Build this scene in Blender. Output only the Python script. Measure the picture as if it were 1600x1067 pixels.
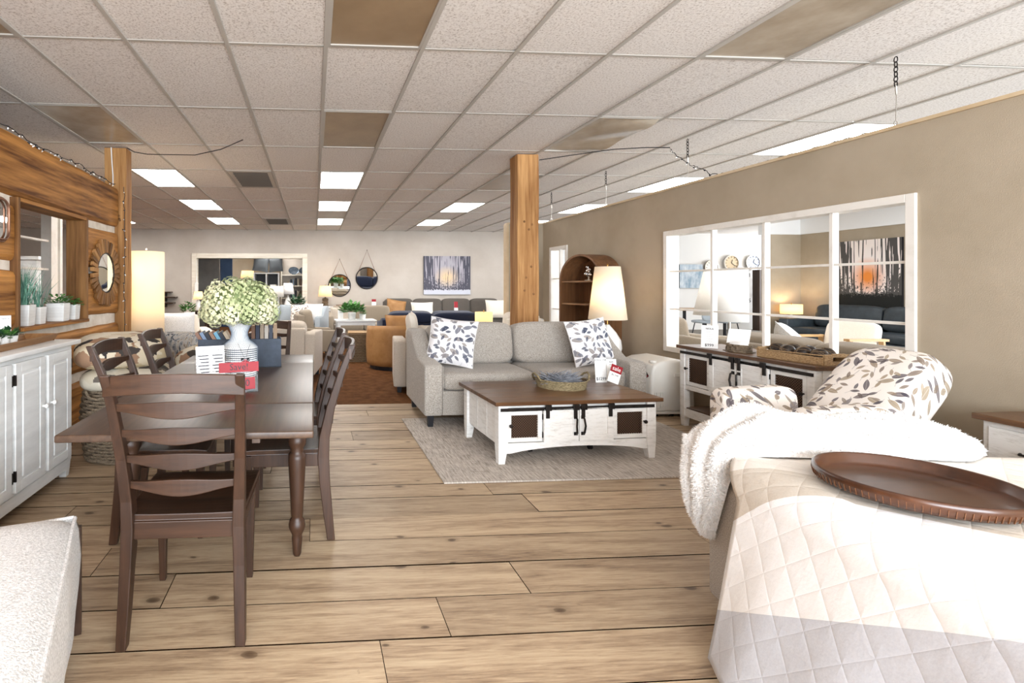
import bpy, bmesh, math, random
from mathutils import Vector, Matrix
R_ = math.radians
PI = math.pi
rnd = random.Random(7)
SC = bpy.context.scene
COL = SC.collection
for _o in list(bpy.data.objects):
    bpy.data.objects.remove(_o)

# ---------------------------------------------------------------- camera
YAW = math.atan(51 / 783)
cam = bpy.data.cameras.new('camera')
cam.sensor_width = 36
cam.lens = 783 / 1600 * 36
cam.shift_x = (800 - 541) / 1600
cam.shift_y = -(533.5 - 447) / 1600
cam.clip_start = 0.05
cam.clip_end = 200
camo = bpy.data.objects.new('camera', cam)
COL.objects.link(camo)
camo.location = (0, 0, 1.3)
camo.rotation_euler = (PI / 2, 0, -YAW)
SC.camera = camo

# ---------------------------------------------------------------- world, daylight, exposure
SC.view_settings.view_transform = 'Standard'
SC.view_settings.look = 'None'
SC.view_settings.gamma = 1
SC.view_settings.use_curve_mapping = False
SC.view_settings.exposure = 0.84
W = bpy.data.worlds.new('world')
SC.world = W
W.use_nodes = True
W.node_tree.nodes['Background'].inputs[0].default_value = (0.86, 0.93, 1.0, 1)
W.node_tree.nodes['Background'].inputs[1].default_value = 1.3

def area(name, loc, rot, sx, sy, power, col=(1, 1, 1)):
    l = bpy.data.lights.new(name, 'AREA')
    l.shape = 'RECTANGLE'
    l.size = sx
    l.size_y = sy
    l.energy = power
    l.color = col
    o = bpy.data.objects.new(name, l)
    COL.objects.link(o)
    o.location = loc
    o.rotation_euler = rot
    return o
# daylight entering by the shop front behind the camera (main hall, then the side hall)
area('shop_front_daylight', (0.8, -3.35, 1.5), (R_(90), 0, 0), 5.6, 2.3, 430, (0.84, 0.92, 1.0))
area('side_hall_daylight', (7.4, -3.35, 1.5), (R_(90), 0, 0), 6.2, 2.4, 460, (0.86, 0.93, 1.0))
area('side_window_daylight', (10.85, 3.6, 1.55), (R_(90), 0, R_(90)), 8.0, 2.0, 230, (0.86, 0.93, 1.0))
area('end_nook_fill', (15.9, 12.4, 1.5), (R_(90), 0, R_(90)), 3.2, 2.4, 190, (0.9, 0.95, 1.0))  # added unseen light that brightens the far nook; no window is built there

def point(name, loc, power, col=(1, .78, .5), r=.05, parent=None):
    l = bpy.data.lights.new(name, 'POINT')
    l.energy = power
    l.color = col
    l.shadow_soft_size = r
    o = bpy.data.objects.new(name, l)
    COL.objects.link(o)
    o.location = loc
    o.parent = parent
    return o

# ---------------------------------------------------------------- object helpers
def tag(o, label=None, cat=None, group=None, kind=None):
    if label: o['label'] = label
    if cat: o['category'] = cat
    if group: o['group'] = group
    if kind: o['kind'] = kind
    return o

def thing(name, label, cat, loc=(0, 0, 0), rz=0, group=None):
    o = bpy.data.objects.new(name, None)
    o.empty_display_size = .1
    COL.objects.link(o)
    o.location = loc
    o.rotation_euler = (0, 0, R_(rz))
    return tag(o, label, cat, group)

def children(o):
    return [c for c in bpy.data.objects if c.parent == o]

def copy_tree(o, parent=None):
    c = o.copy()
    COL.objects.link(c)
    c.parent = parent
    for ch in children(o):
        copy_tree(ch, c)
    return c

def dup(o, loc, rz, label, group=None):
    c = copy_tree(o)
    c.location = loc
    c.rotation_euler = (0, 0, R_(rz))
    c['label'] = label
    if group: c['group'] = group
    return c

class MB:
    def __init__(s):
        s.v = []; s.f = []; s.uv = {}
    def add(s, vs, fs, uvs=None):
        n = len(s.v)
        s.v += [tuple(p) for p in vs]
        s.f += [tuple(i + n for i in f) for f in fs]
        if uvs:
            for i, u in enumerate(uvs): s.uv[n + i] = u
        return s
    def box(s, x0, x1, y0, y1, z0, z1):
        return s.add([(x0, y0, z0), (x1, y0, z0), (x1, y1, z0), (x0, y1, z0), (x0, y0, z1), (x1, y0, z1), (x1, y1, z1), (x0, y1, z1)],
                     [(0, 3, 2, 1), (4, 5, 6, 7), (0, 1, 5, 4), (1, 2, 6, 5), (2, 3, 7, 6), (3, 0, 4, 7)])
    def obox(s, c, size, m=None):
        a, b, d = [q / 2 for q in size]
        n = len(s.v)
        s.box(-a, a, -b, b, -d, d)
        c = Vector(c)
        for i in range(n, len(s.v)):
            p = Vector(s.v[i])
            if m is not None: p = m @ p
            s.v[i] = tuple(p + c)
        return s
    def bar(s, p0, p1, w, t, up=(0, 0, 1)):
        p0, p1 = Vector(p0), Vector(p1)
        d = (p1 - p0).normalized()
        up = Vector(up)
        x = d.cross(up)
        if x.length < 1e-4: x = d.cross(Vector((0, 1, 0)))
        x.normalize()
        z = x.cross(d)
        vs = []
        for p in (p0, p1):
            for a, b in ((-1, -1), (1, -1), (1, 1), (-1, 1)):
                vs.append(p + x * a * w / 2 + z * b * t / 2)
        return s.add(vs, [(3, 2, 1, 0), (4, 5, 6, 7), (0, 1, 5, 4), (1, 2, 6, 5), (2, 3, 7, 6), (3, 0, 4, 7)])
    def sweep(s, pts, secs):
        """square sections (half x, half y) at points, going along z mainly"""
        vs = []; fs = []
        for p, (a, b) in zip(pts, secs):
            x, y, z = p
            vs += [(x - a, y - b, z), (x + a, y - b, z), (x + a, y + b, z), (x - a, y + b, z)]
        for i in range(len(pts) - 1):
            for k in range(4):
                q = (k + 1) % 4
                fs.append((4 * i + k, 4 * i + q, 4 * i + 4 + q, 4 * i + 4 + k))
        fs.append((3, 2, 1, 0))
        n = 4 * (len(pts) - 1)
        fs.append((n, n + 1, n + 2, n + 3))
        return s.add(vs, fs)
    def tube(s, pts, r, n=6, closed=False):
        pts = [Vector(p) for p in pts]
        rs = r if isinstance(r, (list, tuple)) else [r] * len(pts)
        vs = []; fs = []
        x = None
        N = len(pts)
        for i, p in enumerate(pts):
            if closed: d = pts[(i + 1) % N] - pts[i - 1]
            else: d = pts[min(i + 1, N - 1)] - pts[max(i - 1, 0)]
            if d.length < 1e-9: d = Vector((0, 0, 1))
            d.normalize()
            if x is None:
                x = d.cross(Vector((0, 0, 1)))
                if x.length < 1e-3: x = d.cross(Vector((1, 0, 0)))
            x = x - d * x.dot(d)
            x.normalize()
            y = d.cross(x)
            for k in range(n):
                a = 2 * PI * k / n
                vs.append(p + (x * math.cos(a) + y * math.sin(a)) * rs[i])
        for i in range(N if closed else N - 1):
            j = (i + 1) % N
            for k in range(n):
                q = (k + 1) % n
                fs.append((i * n + k, i * n + q, j * n + q, j * n + k))
        if not closed:
            fs.append(tuple(range(n - 1, -1, -1)))
            fs.append(tuple((N - 1) * n + k for k in range(n)))
        return s.add(vs, fs)
    def lathe(s, prof, n=20, c=(0, 0, 0), sx=1, sy=1):
        vs = []; fs = []
        for r, z in prof:
            for k in range(n):
                a = 2 * PI * k / n
                vs.append((c[0] + r * math.cos(a) * sx, c[1] + r * math.sin(a) * sy, c[2] + z))
        m = len(prof)
        for i in range(m - 1):
            for k in range(n):
                q = (k + 1) % n
                fs.append((i * n + k, i * n + q, (i + 1) * n + q, (i + 1) * n + k))
        if prof[0][0] > 1e-5: fs.append(tuple(range(n - 1, -1, -1)))
        if prof[-1][0] > 1e-5: fs.append(tuple((m - 1) * n + k for k in range(n)))
        return s.add(vs, fs)
    def prism(s, poly, axis, a, b):
        """polygon in the two other axes, extruded along axis from a to b"""
        n = len(poly)
        def P(u, v, t):
            return {'x': (t, u, v), 'y': (u, t, v), 'z': (u, v, t)}[axis]
        vs = [P(u, v, a) for u, v in poly] + [P(u, v, b) for u, v in poly]
        fs = [tuple(range(n)), tuple(range(2 * n - 1, n - 1, -1))]
        for k in range(n):
            q = (k + 1) % n
            fs.append((k, n + k, n + q, q))
        return s.add(vs, fs)
    def grid(s, fn, nu, nv, cu=False, uvf=None):
        vs = []; fs = []; uv = []
        for j in range(nv + 1):
            for i in range(nu + (0 if cu else 1)):
                u, v = i / nu, j / nv
                vs.append(fn(u, v))
                uv.append(uvf(u, v) if uvf else (u, v))
        w = nu if cu else nu + 1
        for j in range(nv):
            for i in range(nu):
                q = (i + 1) % w if cu else i + 1
                fs.append((j * w + i, j * w + q, (j + 1) * w + q, (j + 1) * w + i))
        return s.add(vs, fs, uv)
    def soft(s, c, size, e1=.35, e2=.3, nu=28, nv=14, m=None):
        """superellipsoid cushion"""
        a, b, d = [q / 2 for q in size]
        c = Vector(c)
        def sg(t, e): return math.copysign(abs(t) ** e, t)
        vs = []; fs = []; uv = []
        for j in range(1, nv):
            ph = -PI / 2 + PI * j / nv
            for i in range(nu):
                th = 2 * PI * i / nu
                p = Vector((a * sg(math.cos(ph), e1) * sg(math.cos(th), e2), b * sg(math.cos(ph), e1) * sg(math.sin(th), e2), d * sg(math.sin(ph), e1)))
                uv.append((p.x + p.y * .8, p.z + p.y * .6))
                if m is not None: p = m @ p
                vs.append(p + c)
        for j in range(nv - 2):
            for i in range(nu):
                q = (i + 1) % nu
                fs.append((j * nu + i, j * nu + q, (j + 1) * nu + q, (j + 1) * nu + i))
        fs.append(tuple(range(nu - 1, -1, -1)))
        fs.append(tuple((nv - 2) * nu + i for i in range(nu)))
        return s.add(vs, fs, uv)
    def pillow(s, w, h, t, n=14, pinch=.07):
        """knife edge pillow standing in the xz plane, facing -y"""
        for sd in (-1, 1):
            def fn(u, v, sd=sd):
                x, z = 2 * u - 1, 2 * v - 1
                k = max(0, (1 - x ** 4)) ** .55 * max(0, (1 - z ** 4)) ** .55
                X = x * (1 - pinch * (1 - z * z)) * w / 2
                Z = z * (1 - pinch * (1 - x * x)) * h / 2
                return ((X if sd < 0 else -X), sd * k * t / 2, Z)
            s.grid(fn, n, n, uvf=lambda u, v: (u * w, v * h))
        return s
    def text(s, body, size, m=None, c=(0, 0, 0), align='CENTER', ext=.0004):
        cu = bpy.data.curves.new('t', 'FONT')
        cu.body = body
        cu.size = size
        cu.align_x = align
        cu.align_y = 'CENTER'
        cu.resolution_u = 2
        cu.extrude = ext
        o = bpy.data.objects.new('t', cu)
        COL.objects.link(o)
        dg = bpy.context.evaluated_depsgraph_get()
        me = bpy.data.meshes.new_from_object(o.evaluated_get(dg))
        c = Vector(c)
        vs = [((m @ v.co) if m is not None else v.co.copy()) + c for v in me.vertices]
        s.add(vs, [tuple(p.vertices) for p in me.polygons])
        bpy.data.objects.remove(o)
        bpy.data.curves.remove(cu)
        bpy.data.meshes.remove(me)
        return s
    def mesh(s, name, mat, smooth=False):
        me = bpy.data.meshes.new(name)
        me.from_pydata(s.v, [], s.f)
        if s.uv:
            ul = me.uv_layers.new(name='UVMap')
            for l in me.loops:
                ul.data[l.index].uv = s.uv.get(l.vertex_index, (0, 0))
        me.materials.append(mat)
        if smooth:
            me.polygons.foreach_set('use_smooth', [True] * len(me.polygons))
        me.update()
        return me
    def build(s, name, mat, parent=None, loc=(0, 0, 0), rot=(0, 0, 0), bev=0, seg=2, smooth=False, sub=0, ang=35):
        me = s.mesh(name, mat, smooth)
        return place(name, me, parent, loc, rot, bev, seg, sub, ang)

def place(name, me, parent=None, loc=(0, 0, 0), rot=(0, 0, 0), bev=0, seg=2, sub=0, ang=35):
    o = bpy.data.objects.new(name, me)
    COL.objects.link(o)
    o.parent = parent
    o.location = loc
    o.rotation_euler = rot
    if bev:
        m = o.modifiers.new('bevel', 'BEVEL')
        m.width = bev
        m.segments = seg
        m.limit_method = 'ANGLE'
        m.angle_limit = R_(ang)
        m.harden_normals = False
        me.polygons.foreach_set('use_smooth', [seg > 2] * len(me.polygons))
    if sub:
        m = o.modifiers.new('subdivision', 'SUBSURF')
        m.levels = sub
        m.render_levels = sub
    return o

def RX(a): return Matrix.Rotation(R_(a), 3, 'X')
def RY(a): return Matrix.Rotation(R_(a), 3, 'Y')
def RZ(a): return Matrix.Rotation(R_(a), 3, 'Z')
# ---------------------------------------------------------------- materials
def lin(h):
    """sRGB hex or 0-255 triple to linear"""
    if isinstance(h, str):
        h = [int(h[i:i + 2], 16) for i in (0, 2, 4)]
    out = []
    for c in h:
        c = c / 255
        out.append(c / 12.92 if c <= .04045 else ((c + .055) / 1.055) ** 2.4)
    return (*out, 1)

class NT:
    def __init__(s, name):
        s.m = bpy.data.materials.new(name)
        s.m.use_nodes = True
        s.t = s.m.node_tree
        s.b = s.t.nodes['Principled BSDF']
    def n(s, typ, **kw):
        nd = s.t.nodes.new(typ)
        for k, v in kw.items():
            setattr(nd, k, v)
        return nd
    def l(s, a, b): s.t.links.new(a, b)
    def setin(s, nd, i, v):
        if hasattr(v, 'is_linked') or isinstance(v, bpy.types.NodeSocket): s.l(v, nd.inputs[i])
        else: nd.inputs[i].default_value = v
    def math(s, op, a, b=0, c=None):
        nd = s.n('ShaderNodeMath', operation=op)
        s.setin(nd, 0, a); s.setin(nd, 1, b)
        if c is not None: s.setin(nd, 2, c)
        return nd.outputs[0]
    def mix(s, f, a, b):
        nd = s.n('ShaderNodeMix', data_type='RGBA')
        s.setin(nd, 0, f); s.setin(nd, 6, a); s.setin(nd, 7, b)
        return nd.outputs[2]
    def coord(s, kind='Object', scale=(1, 1, 1), rand=False, rot=(0, 0, 0)):
        tc = s.n('ShaderNodeTexCoord')
        mp = s.n('ShaderNodeMapping')
        mp.inputs['Scale'].default_value = scale
        mp.inputs['Rotation'].default_value = rot
        s.l(tc.outputs[kind], mp.inputs[0])
        if rand:
            oi = s.n('ShaderNodeObjectInfo')
            v = s.math('MULTIPLY', oi.outputs['Random'], 37.0)
            cb = s.n('ShaderNodeCombineXYZ')
            for i in range(3): s.l(v, cb.inputs[i])
            s.l(cb.outputs[0], mp.inputs['Location'])
        return mp.outputs[0]
    def noise(s, vec, scale=5, detail=3, rough=.55, dist=0):
        nd = s.n('ShaderNodeTexNoise')
        s.l(vec, nd.inputs['Vector'])
        nd.inputs['Scale'].default_value = scale
        nd.inputs['Detail'].default_value = detail
        nd.inputs['Roughness'].default_value = rough
        nd.inputs['Distortion'].default_value = dist
        return nd.outputs[0]
    def ramp(s, f, stops):
        nd = s.n('ShaderNodeValToRGB')
        el = nd.color_ramp.elements
        while len(el) < len(stops): el.new(.5)
        for e, (p, c) in zip(el, stops):
            e.position = p
            e.color = c if len(c) == 4 else (*c, 1)
        s.setin(nd, 0, f)
        return nd.outputs[0]
    def bump(s, h, strength=.2, dist=.01):
        nd = s.n('ShaderNodeBump')
        nd.inputs['Strength'].default_value = strength
        nd.inputs['Distance'].default_value = dist
        s.l(h, nd.inputs['Height'])
        s.l(nd.outputs[0], s.b.inputs['Normal'])
    def out(s, col=None, rough=.6, metal=0, spec=.4):
        if col is not None: s.setin(s.b, 'Base Color', col)
        s.setin(s.b, 'Roughness', rough)
        s.b.inputs['Metallic'].default_value = metal
        s.b.inputs['Specular IOR Level'].default_value = spec
        return s.m

def M(name, c1, c2=None, rough=.6, metal=0, spec=.4, scale=(6, 6, 6), detail=4, stops=(.35, .65), bump=0, bscale=120, bdist=.004, rand=False, kind='Object', dist=0):
    t = NT(name)
    c1 = lin(c1)
    if c2 is None and not bump:
        return t.out(c1, rough, metal, spec)
    vec = t.coord(kind, scale, rand)
    col = c1
    if c2 is not None:
        f = t.noise(vec, 1, detail, .6, dist)
        col = t.ramp(f, [(stops[0], c1), (stops[1], lin(c2))])
    if bump:
        v2 = t.coord(kind, (1, 1, 1))
        t.bump(t.noise(v2, bscale, 2), bump, bdist)
    return t.out(col, rough, metal, spec)

def emit(name, col, strength, base=None):
    t = NT(name)
    t.out(base or (.8, .8, .8, 1), .6)
    t.b.inputs['Emission Color'].default_value = col
    t.b.inputs['Emission Strength'].default_value = strength
    return t.m

def wood(name, c1, c2, axis='x', fine=60, coarse=5, rough=.45, bump=.08, spec=.4, rand=True, stops=(.3, .7)):
    t = NT(name)
    k = {'x': (.06, 1, 1), 'y': (1, .06, 1), 'z': (1, 1, .06)}[axis]
    v = t.coord('Object', k, rand)
    a = t.noise(v, fine, 4, .6)
    b = t.noise(v, coarse, 3, .5, 1.2)
    f = t.math('ADD', t.math('MULTIPLY', a, .5), t.math('MULTIPLY', b, .5))
    col = t.ramp(f, [(stops[0], lin(c1)), (stops[1], lin(c2))])
    if bump: t.bump(a, bump, .003)
    return t.out(col, rough, 0, spec)

def fabric(name, c1, c2, scale=260, bump=.35, rough=.9, big=2.5):
    t = NT(name)
    v = t.coord('Object')
    a = t.noise(v, scale, 2, .7)
    col = t.ramp(a, [(.32, lin(c1)), (.68, lin(c2))])
    t.bump(a, bump, .004)
    m = t.out(col, rough, 0, .15)
    t.b.inputs['Sheen Weight'].default_value = .15
    return m

MT = {}
def mk():
    m = MT
    m['wall_tan'] = M('wall_tan', 'b5a793', 'aa9c87', .85, scale=(1.5, 1.5, 1.5), bump=.25, bscale=180, spec=.2)
    m['wall_cream'] = M('wall_cream', 'c3bab0', 'b9afa4', .85, scale=(1.5, 1.5, 1.5), bump=.25, bscale=150, spec=.2)
    m['wall_white'] = M('wall_white', 'f1f1f0', None, .8)
    m['trim'] = M('trim', 'e9e2d4', 'd9cfbd', .6, scale=(2, 2, 20))
    m['white_frame'] = M('white_frame', 'efeae2', 'd8d0c4', .6, scale=(5, 5, 5), detail=6, stops=(.5, .8), bump=.15, bscale=40)
    m['tbar'] = M('tbar', 'b3ada5', None, .6)
    # ceiling tile: off-white mineral board with fissures
    t = NT('ceiling_tile')
    v = t.coord('Object', (1, 1, 1), True)
    a = t.noise(v, 75, 4, .75)
    b = t.noise(v, 2.5, 2)
    c = t.ramp(a, [(.36, lin('b0a69e')), (.47, lin('e0dad5')), (.7, lin('efebe7'))])
    c = t.mix(t.math('MULTIPLY', b, .12), c, lin('cbbfb6'))
    t.bump(a, .35, .004)
    m['tile'] = t.out(c, .95, 0, .1)
    m['off_panel'] = M('off_panel', '9a8265', '8a7357', .32, spec=.6, scale=(3, 3, 3), bump=.25, bscale=260)
    m['off_panel_grey'] = M('off_panel_grey', 'b7aa98', '9c8d7a', .22, spec=.8, scale=(3, 3, 3), bump=.1, bscale=200)
    m['lit_panel'] = emit('lit_panel', (1, .98, .95, 1), 13)
    m['lit_panel_day'] = emit('lit_panel_day', (.97, .98, 1, 1), 9)
    # floor plank with grain and knots
    t = NT('floor_plank')
    v = t.coord('Object', (.07, 1, 1), True)
    a = t.noise(v, 110, 6, .7, .4)
    b = t.noise(v, 9, 5, .65, 1.8)
    f = t.math('ADD', t.math('MULTIPLY', a, .45), t.math('MULTIPLY', b, .55))
    c = t.ramp(f, [(.34, lin('6e5845')), (.44, lin('9c846a')), (.53, lin('b69e81')), (.66, lin('cab596'))])
    v2 = t.coord('Object', (.7, 1.25, .01), True)
    vo = t.n('ShaderNodeTexVoronoi')
    vo.inputs['Scale'].default_value = 3.4
    nz = t.n('ShaderNodeTexNoise'); nz.inputs['Scale'].default_value = 9
    t.l(v2, nz.inputs['Vector'])
    mv = t.n('ShaderNodeMix', data_type='VECTOR'); mv.inputs[0].default_value = .04
    t.l(v2, mv.inputs[4]); t.l(nz.outputs[1], mv.inputs[5])
    vo.voronoi_dimensions = '2D'; t.l(mv.outputs[1], vo.inputs['Vector'])
    hs = t.n('ShaderNodeSeparateColor'); t.l(vo.outputs['Color'], hs.inputs[0])
    kn = t.ramp(t.math('DIVIDE', vo.outputs['Distance'], t.math('ADD', t.math('MULTIPLY', hs.outputs[2], 1.1), .35)), [(.02, (1, 1, 1, 1)), (.05, (.75, .75, .75, 1)), (.06, (.3, .3, .3, 1)), (.12, (0, 0, 0, 1))])
    hs = t.n('ShaderNodeSeparateColor'); t.l(vo.outputs['Color'], hs.inputs[0])
    kk = t.math('MULTIPLY', kn, t.math('GREATER_THAN', hs.outputs[0], .45))
    c = t.mix(t.math('MULTIPLY', kk, .85), c, lin('4a3524'))
    # short dark saw marks and scratches
    v3 = t.coord('Object', (.25, 1, 1), True)
    sc = t.ramp(t.noise(v3, 26, 6, .75, .8), [(.66, (0, 0, 0, 1)), (.74, (1, 1, 1, 1))])
    c = t.mix(t.math('MULTIPLY', sc, .45), c, lin('5a4330'))
    oi = t.n('ShaderNodeObjectInfo')
    hv = t.n('ShaderNodeHueSaturation')
    t.l(t.math('ADD', t.math('MULTIPLY', oi.outputs['Random'], .3), .85), hv.inputs['Value'])
    t.l(c, hv.inputs['Color'])
    t.bump(t.math('SUBTRACT', f, t.math('MULTIPLY', kk, .3)), .25, .006)
    m['plank'] = t.out(hv.outputs[0], .5, 0, .35)
    m['subfloor'] = M('subfloor', '2a1d12', None, .95)
    m['carpet'] = M('carpet', '6b4528', '4d3018', .95, scale=(9, 9, 9), detail=8, bump=.5, bscale=300, spec=.1)
    m['carpet_grey'] = M('carpet_grey', '8b857d', '6f6a64', .95, scale=(9, 9, 9), detail=8, spec=.1)
    m['dark_wood'] = wood('dark_wood', '1f130c', '4a3122', 'z', 50, 5, .42, .06, .4)
    m['dark_wood_x'] = wood('dark_wood_x', '1f130c', '4e3424', 'x', 50, 5, .4, .06, .4)
    m['table_wood'] = wood('table_wood', '33251d', '5e4838', 'y', 45, 4, .38, .05, .45)
    m['brown_top'] = wood('brown_top', '3a2414', '7a5434', 'x', 40, 5, .33, .08, .5)
    m['brown_top_y'] = wood('brown_top_y', '3a2a20', '75563c', 'y', 40, 5, .36, .08, .5)
    m['log'] = wood('log', '57300f', 'c68a48', 'y', 30, 4.5, .6, .35, .25, True, (.36, .64))
    m['log_dark'] = wood('log_dark', '4d2e14', '94693d', 'z', 30, 5, .6, .3, .25, True, (.34, .66))
    m['post'] = wood('post', '7a4c24', 'c0925e', 'z', 36, 5, .65, .3, .2, True, (.34, .66))
    m['chink'] = M('chink', 'e6ddd0', 'cfc3b2', .95, scale=(8, 8, 8), bump=.6, bscale=60)
    m['white_wood'] = M('white_wood', 'eeeeec', 'dcdcda', .45, scale=(3, 3, 14), bump=.06, bscale=60)
    # distressed white paint: dark wood showing through in scratches
    t = NT('distressed_white')
    v = t.coord('Object', (1, 1, 1), True)
    a = t.noise(t.coord('Object', (1.5, 1.5, 7), True), 7, 8, .75)
    c = t.ramp(a, [(.27, lin('8f7d68')), (.34, lin('d6d3cd')), (.5, lin('eceae6')), (1, lin('f2f1ee'))])
    t.bump(a, .15, .004)
    m['distressed'] = t.out(c, .55, 0, .3)
    m['ball_dark'] = M('ball_dark', '1f1814', '33271f', .45, scale=(30, 30, 30))
    m['joint_dark'] = M('joint_dark', '1d130b', None, 1, spec=0)  # plank sides coloured dark so the gaps don't catch daylight as bright lines
    m['vent_back'] = M('vent_back', '6f6b66', None, .8)
    m['black_iron'] = M('black_iron', '2a2624', '3a3532', .45, .7, scale=(20, 20, 20))
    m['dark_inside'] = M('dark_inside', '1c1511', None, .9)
    m['mesh_wire'] = M('mesh_wire', '6a5140', None, .5, .5)
    m['chrome'] = M('chrome', 'd8d8d8', None, .12, 1)
    m['nickel'] = M('nickel', 'c4bfb6', None, .3, 1)
    m['mirror'] = M('mirror', 'f2f4f4', None, .02, 1)
    m['sofa_grey'] = fabric('sofa_grey', '80786f', 'bfb7ad', 170, .5)
    m['sofa_beige'] = fabric('sofa_beige', 'a89a8a', 'd0c4b5', 170, .35)
    m['linen_grey'] = fabric('linen_grey', '938f8a', 'd0ccc7', 220, .5)
    m['white_boucle'] = fabric('white_boucle', 'c4c3c1', 'f7f6f5', 150, .8)
    m['cream_fabric'] = fabric('cream_fabric', 'd8cdbd', 'efe8dc', 260, .3)
    m['tan_leather'] = M('tan_leather', 'a87c4c', '94693b', .55, scale=(6, 6, 6), bump=.1, bscale=160)
    m['taupe'] = fabric('taupe', '837666', '9c8f7d', 260, .3)
    m['taupe_dark'] = fabric('taupe_dark', '5e554c', '776c61', 260, .3)
    m['grey_blue'] = fabric('grey_blue', '8d959b', 'aab1b5', 260, .3)
    m['slate'] = fabric('slate', '5f6468', '7b8084', 260, .3)
    m['navy'] = fabric('navy', '12182a', '232b42', 200, .2, .7)
    m['charcoal_leather'] = M('charcoal_leather', '22282c', '323a3f', .4, scale=(6, 6, 6), bump=.12, bscale=120)
    m['charcoal_fabric'] = fabric('charcoal_fabric', '4a4541', '676058', 240, .3)
    m['fur'] = fabric('fur', 'e9e7e4', 'ffffff', 130, 1.0)
    m['white_plastic'] = M('white_plastic', 'e8e4dc', 'dcd7ce', .4, scale=(2, 2, 2))
    m['white_ceramic'] = M('white_ceramic', 'ecebe8', 'd9d7d3', .5, scale=(4, 4, 50), bump=.2, bscale=90)
    m['ceramic'] = M('ceramic', 'f0eeea', None, .3)
    m['paper'] = M('paper', 'f6f5f3', None, .7)
    m['ink'] = M('ink', '3a3a40', None, .8)
    m['red'] = M('red', '94081a', None, .5)
    m['black'] = M('black', '16151a', None, .5)
    m['book_box'] = M('book_box', '3d4654', '2f3743', .6, scale=(10, 10, 10), bump=.2, bscale=150)
    m['shade_off'] = fabric('shade_off', 'ddd5c8', 'efe9df', 200, .1)
    m['shade_white'] = fabric('shade_white', 'e9e6e1', 'f6f4f0', 200, .1)
    m['brass'] = M('brass', 'b08a4e', None, .3, 1)
    m['copper'] = M('copper', '7a5542', '9b7560', .4, .8, scale=(10, 10, 10))
    m['leaf'] = M('leaf', '2f5e2a', '5f9a48', .5, scale=(20, 20, 20))
    m['leaf_dark'] = M('leaf_dark', '1f4028', '3c6b45', .5, scale=(20, 20, 20))
    m['grass_blue'] = M('grass_blue', '3b6a5a', '74a58e', .5, scale=(20, 20, 20))
    m['soil'] = M('soil', '3a2c20', None, .95)
    m['petal'] = M('petal', '8b9667', 'c3c89c', .7, scale=(14, 14, 14), detail=2, rand=True)
    m['petal_pale'] = M('petal_pale', 'b9bb8e', 'dcd9b8', .7, scale=(14, 14, 14), detail=2)
    m['lavender'] = M('lavender', '6d7078', '9a9da3', .8, scale=(30, 30, 30))
    m['tray_wood'] = wood('tray_wood', '2c170d', '5e3822', 'x', 24, 4, .28, .05, .6)
    m['rustic_tray'] = wood('rustic_tray', '6d4a2c', 'a37a50', 'y', 40, 5, .6, .2)
    m['clear'] = None
    t = NT('clear_acrylic')
    t.out((1, 1, 1, 1), .03, 0, .5)
    t.b.inputs['Transmission Weight'].default_value = 1
    t.b.inputs['IOR'].default_value = 1.15
    m['clear'] = t.m
    def wick(name, c1, c2, sc=70):
        t = NT(name)
        v = t.coord('Object')
        a = t.noise(t.coord('Object', (1, 1, 3.5)), sc, 3, .7)
        c = t.ramp(a, [(.3, lin(c1)), (.7, lin(c2))])
        t.bump(a, .5, .006)
        return t.out(c, .75, 0, .25)
    m['wicker'] = wick('wicker', '493d30', '9c8b75')
    m['wicker_dark'] = wick('wicker_dark', '4d3d2c', '8a735a')
    m['wicker_tan'] = wick('wicker_tan', '77593a', 'c4a47a', 60)
    m['seagrass'] = wick('seagrass', '51462f', 'b3a27e', 55)
    # rug: heathered stripes running across
    t = NT('rug')
    a = t.noise(t.coord('Object', (2, 60, 1)), 3, 3, .7)
    b = t.noise(t.coord('Object', (30, 2.5, 1)), 3, 3, .7)
    f = t.math('ADD', t.math('MULTIPLY', a, .35), t.math('MULTIPLY', b, .65))
    c = t.ramp(f, [(.34, lin('7d746a')), (.48, lin('b4aaa0')), (.6, lin('d0c8be'))])
    t.bump(f, .4, .004)
    m['rug'] = t.out(c, .95, 0, .1)
    # printed leaves: cells of randomly turned leaf shapes
    def floral(name, ground, leafs, scale=11, thresh=.3, asp=2.6, second=17):
        t = NT(name)
        col = lin(ground)
        for sc, off, th in ((scale, 0, thresh), (second, 5.3, thresh * 1.05)):
            tc = t.n('ShaderNodeTexCoord')
            mp = t.n('ShaderNodeMapping')
            mp.inputs['Location'].default_value = (off, off * .7, 0)
            t.l(tc.outputs['UV'], mp.inputs[0])
            vo = t.n('ShaderNodeTexVoronoi', voronoi_dimensions='2D')
            vo.inputs['Scale'].default_value = sc
            vo.inputs['Randomness'].default_value = .8
            t.l(mp.outputs[0], vo.inputs['Vector'])
            sub = t.n('ShaderNodeVectorMath', operation='SUBTRACT')
            t.l(mp.outputs[0], sub.inputs[0]); t.l(vo.outputs['Position'], sub.inputs[1])
            hs = t.n('ShaderNodeSeparateColor'); t.l(vo.outputs['Color'], hs.inputs[0])
            vr = t.n('ShaderNodeVectorRotate', rotation_type='Z_AXIS')
            t.l(sub.outputs[0], vr.inputs['Vector'])
            t.l(t.math('MULTIPLY', hs.outputs[0], 6.28), vr.inputs['Angle'])
            sx = t.n('ShaderNodeSeparateXYZ'); t.l(vr.outputs[0], sx.inputs[0])
            x = t.math('MULTIPLY', sx.outputs[0], sc)
            y = t.math('MULTIPLY', sx.outputs[1], sc)
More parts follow.
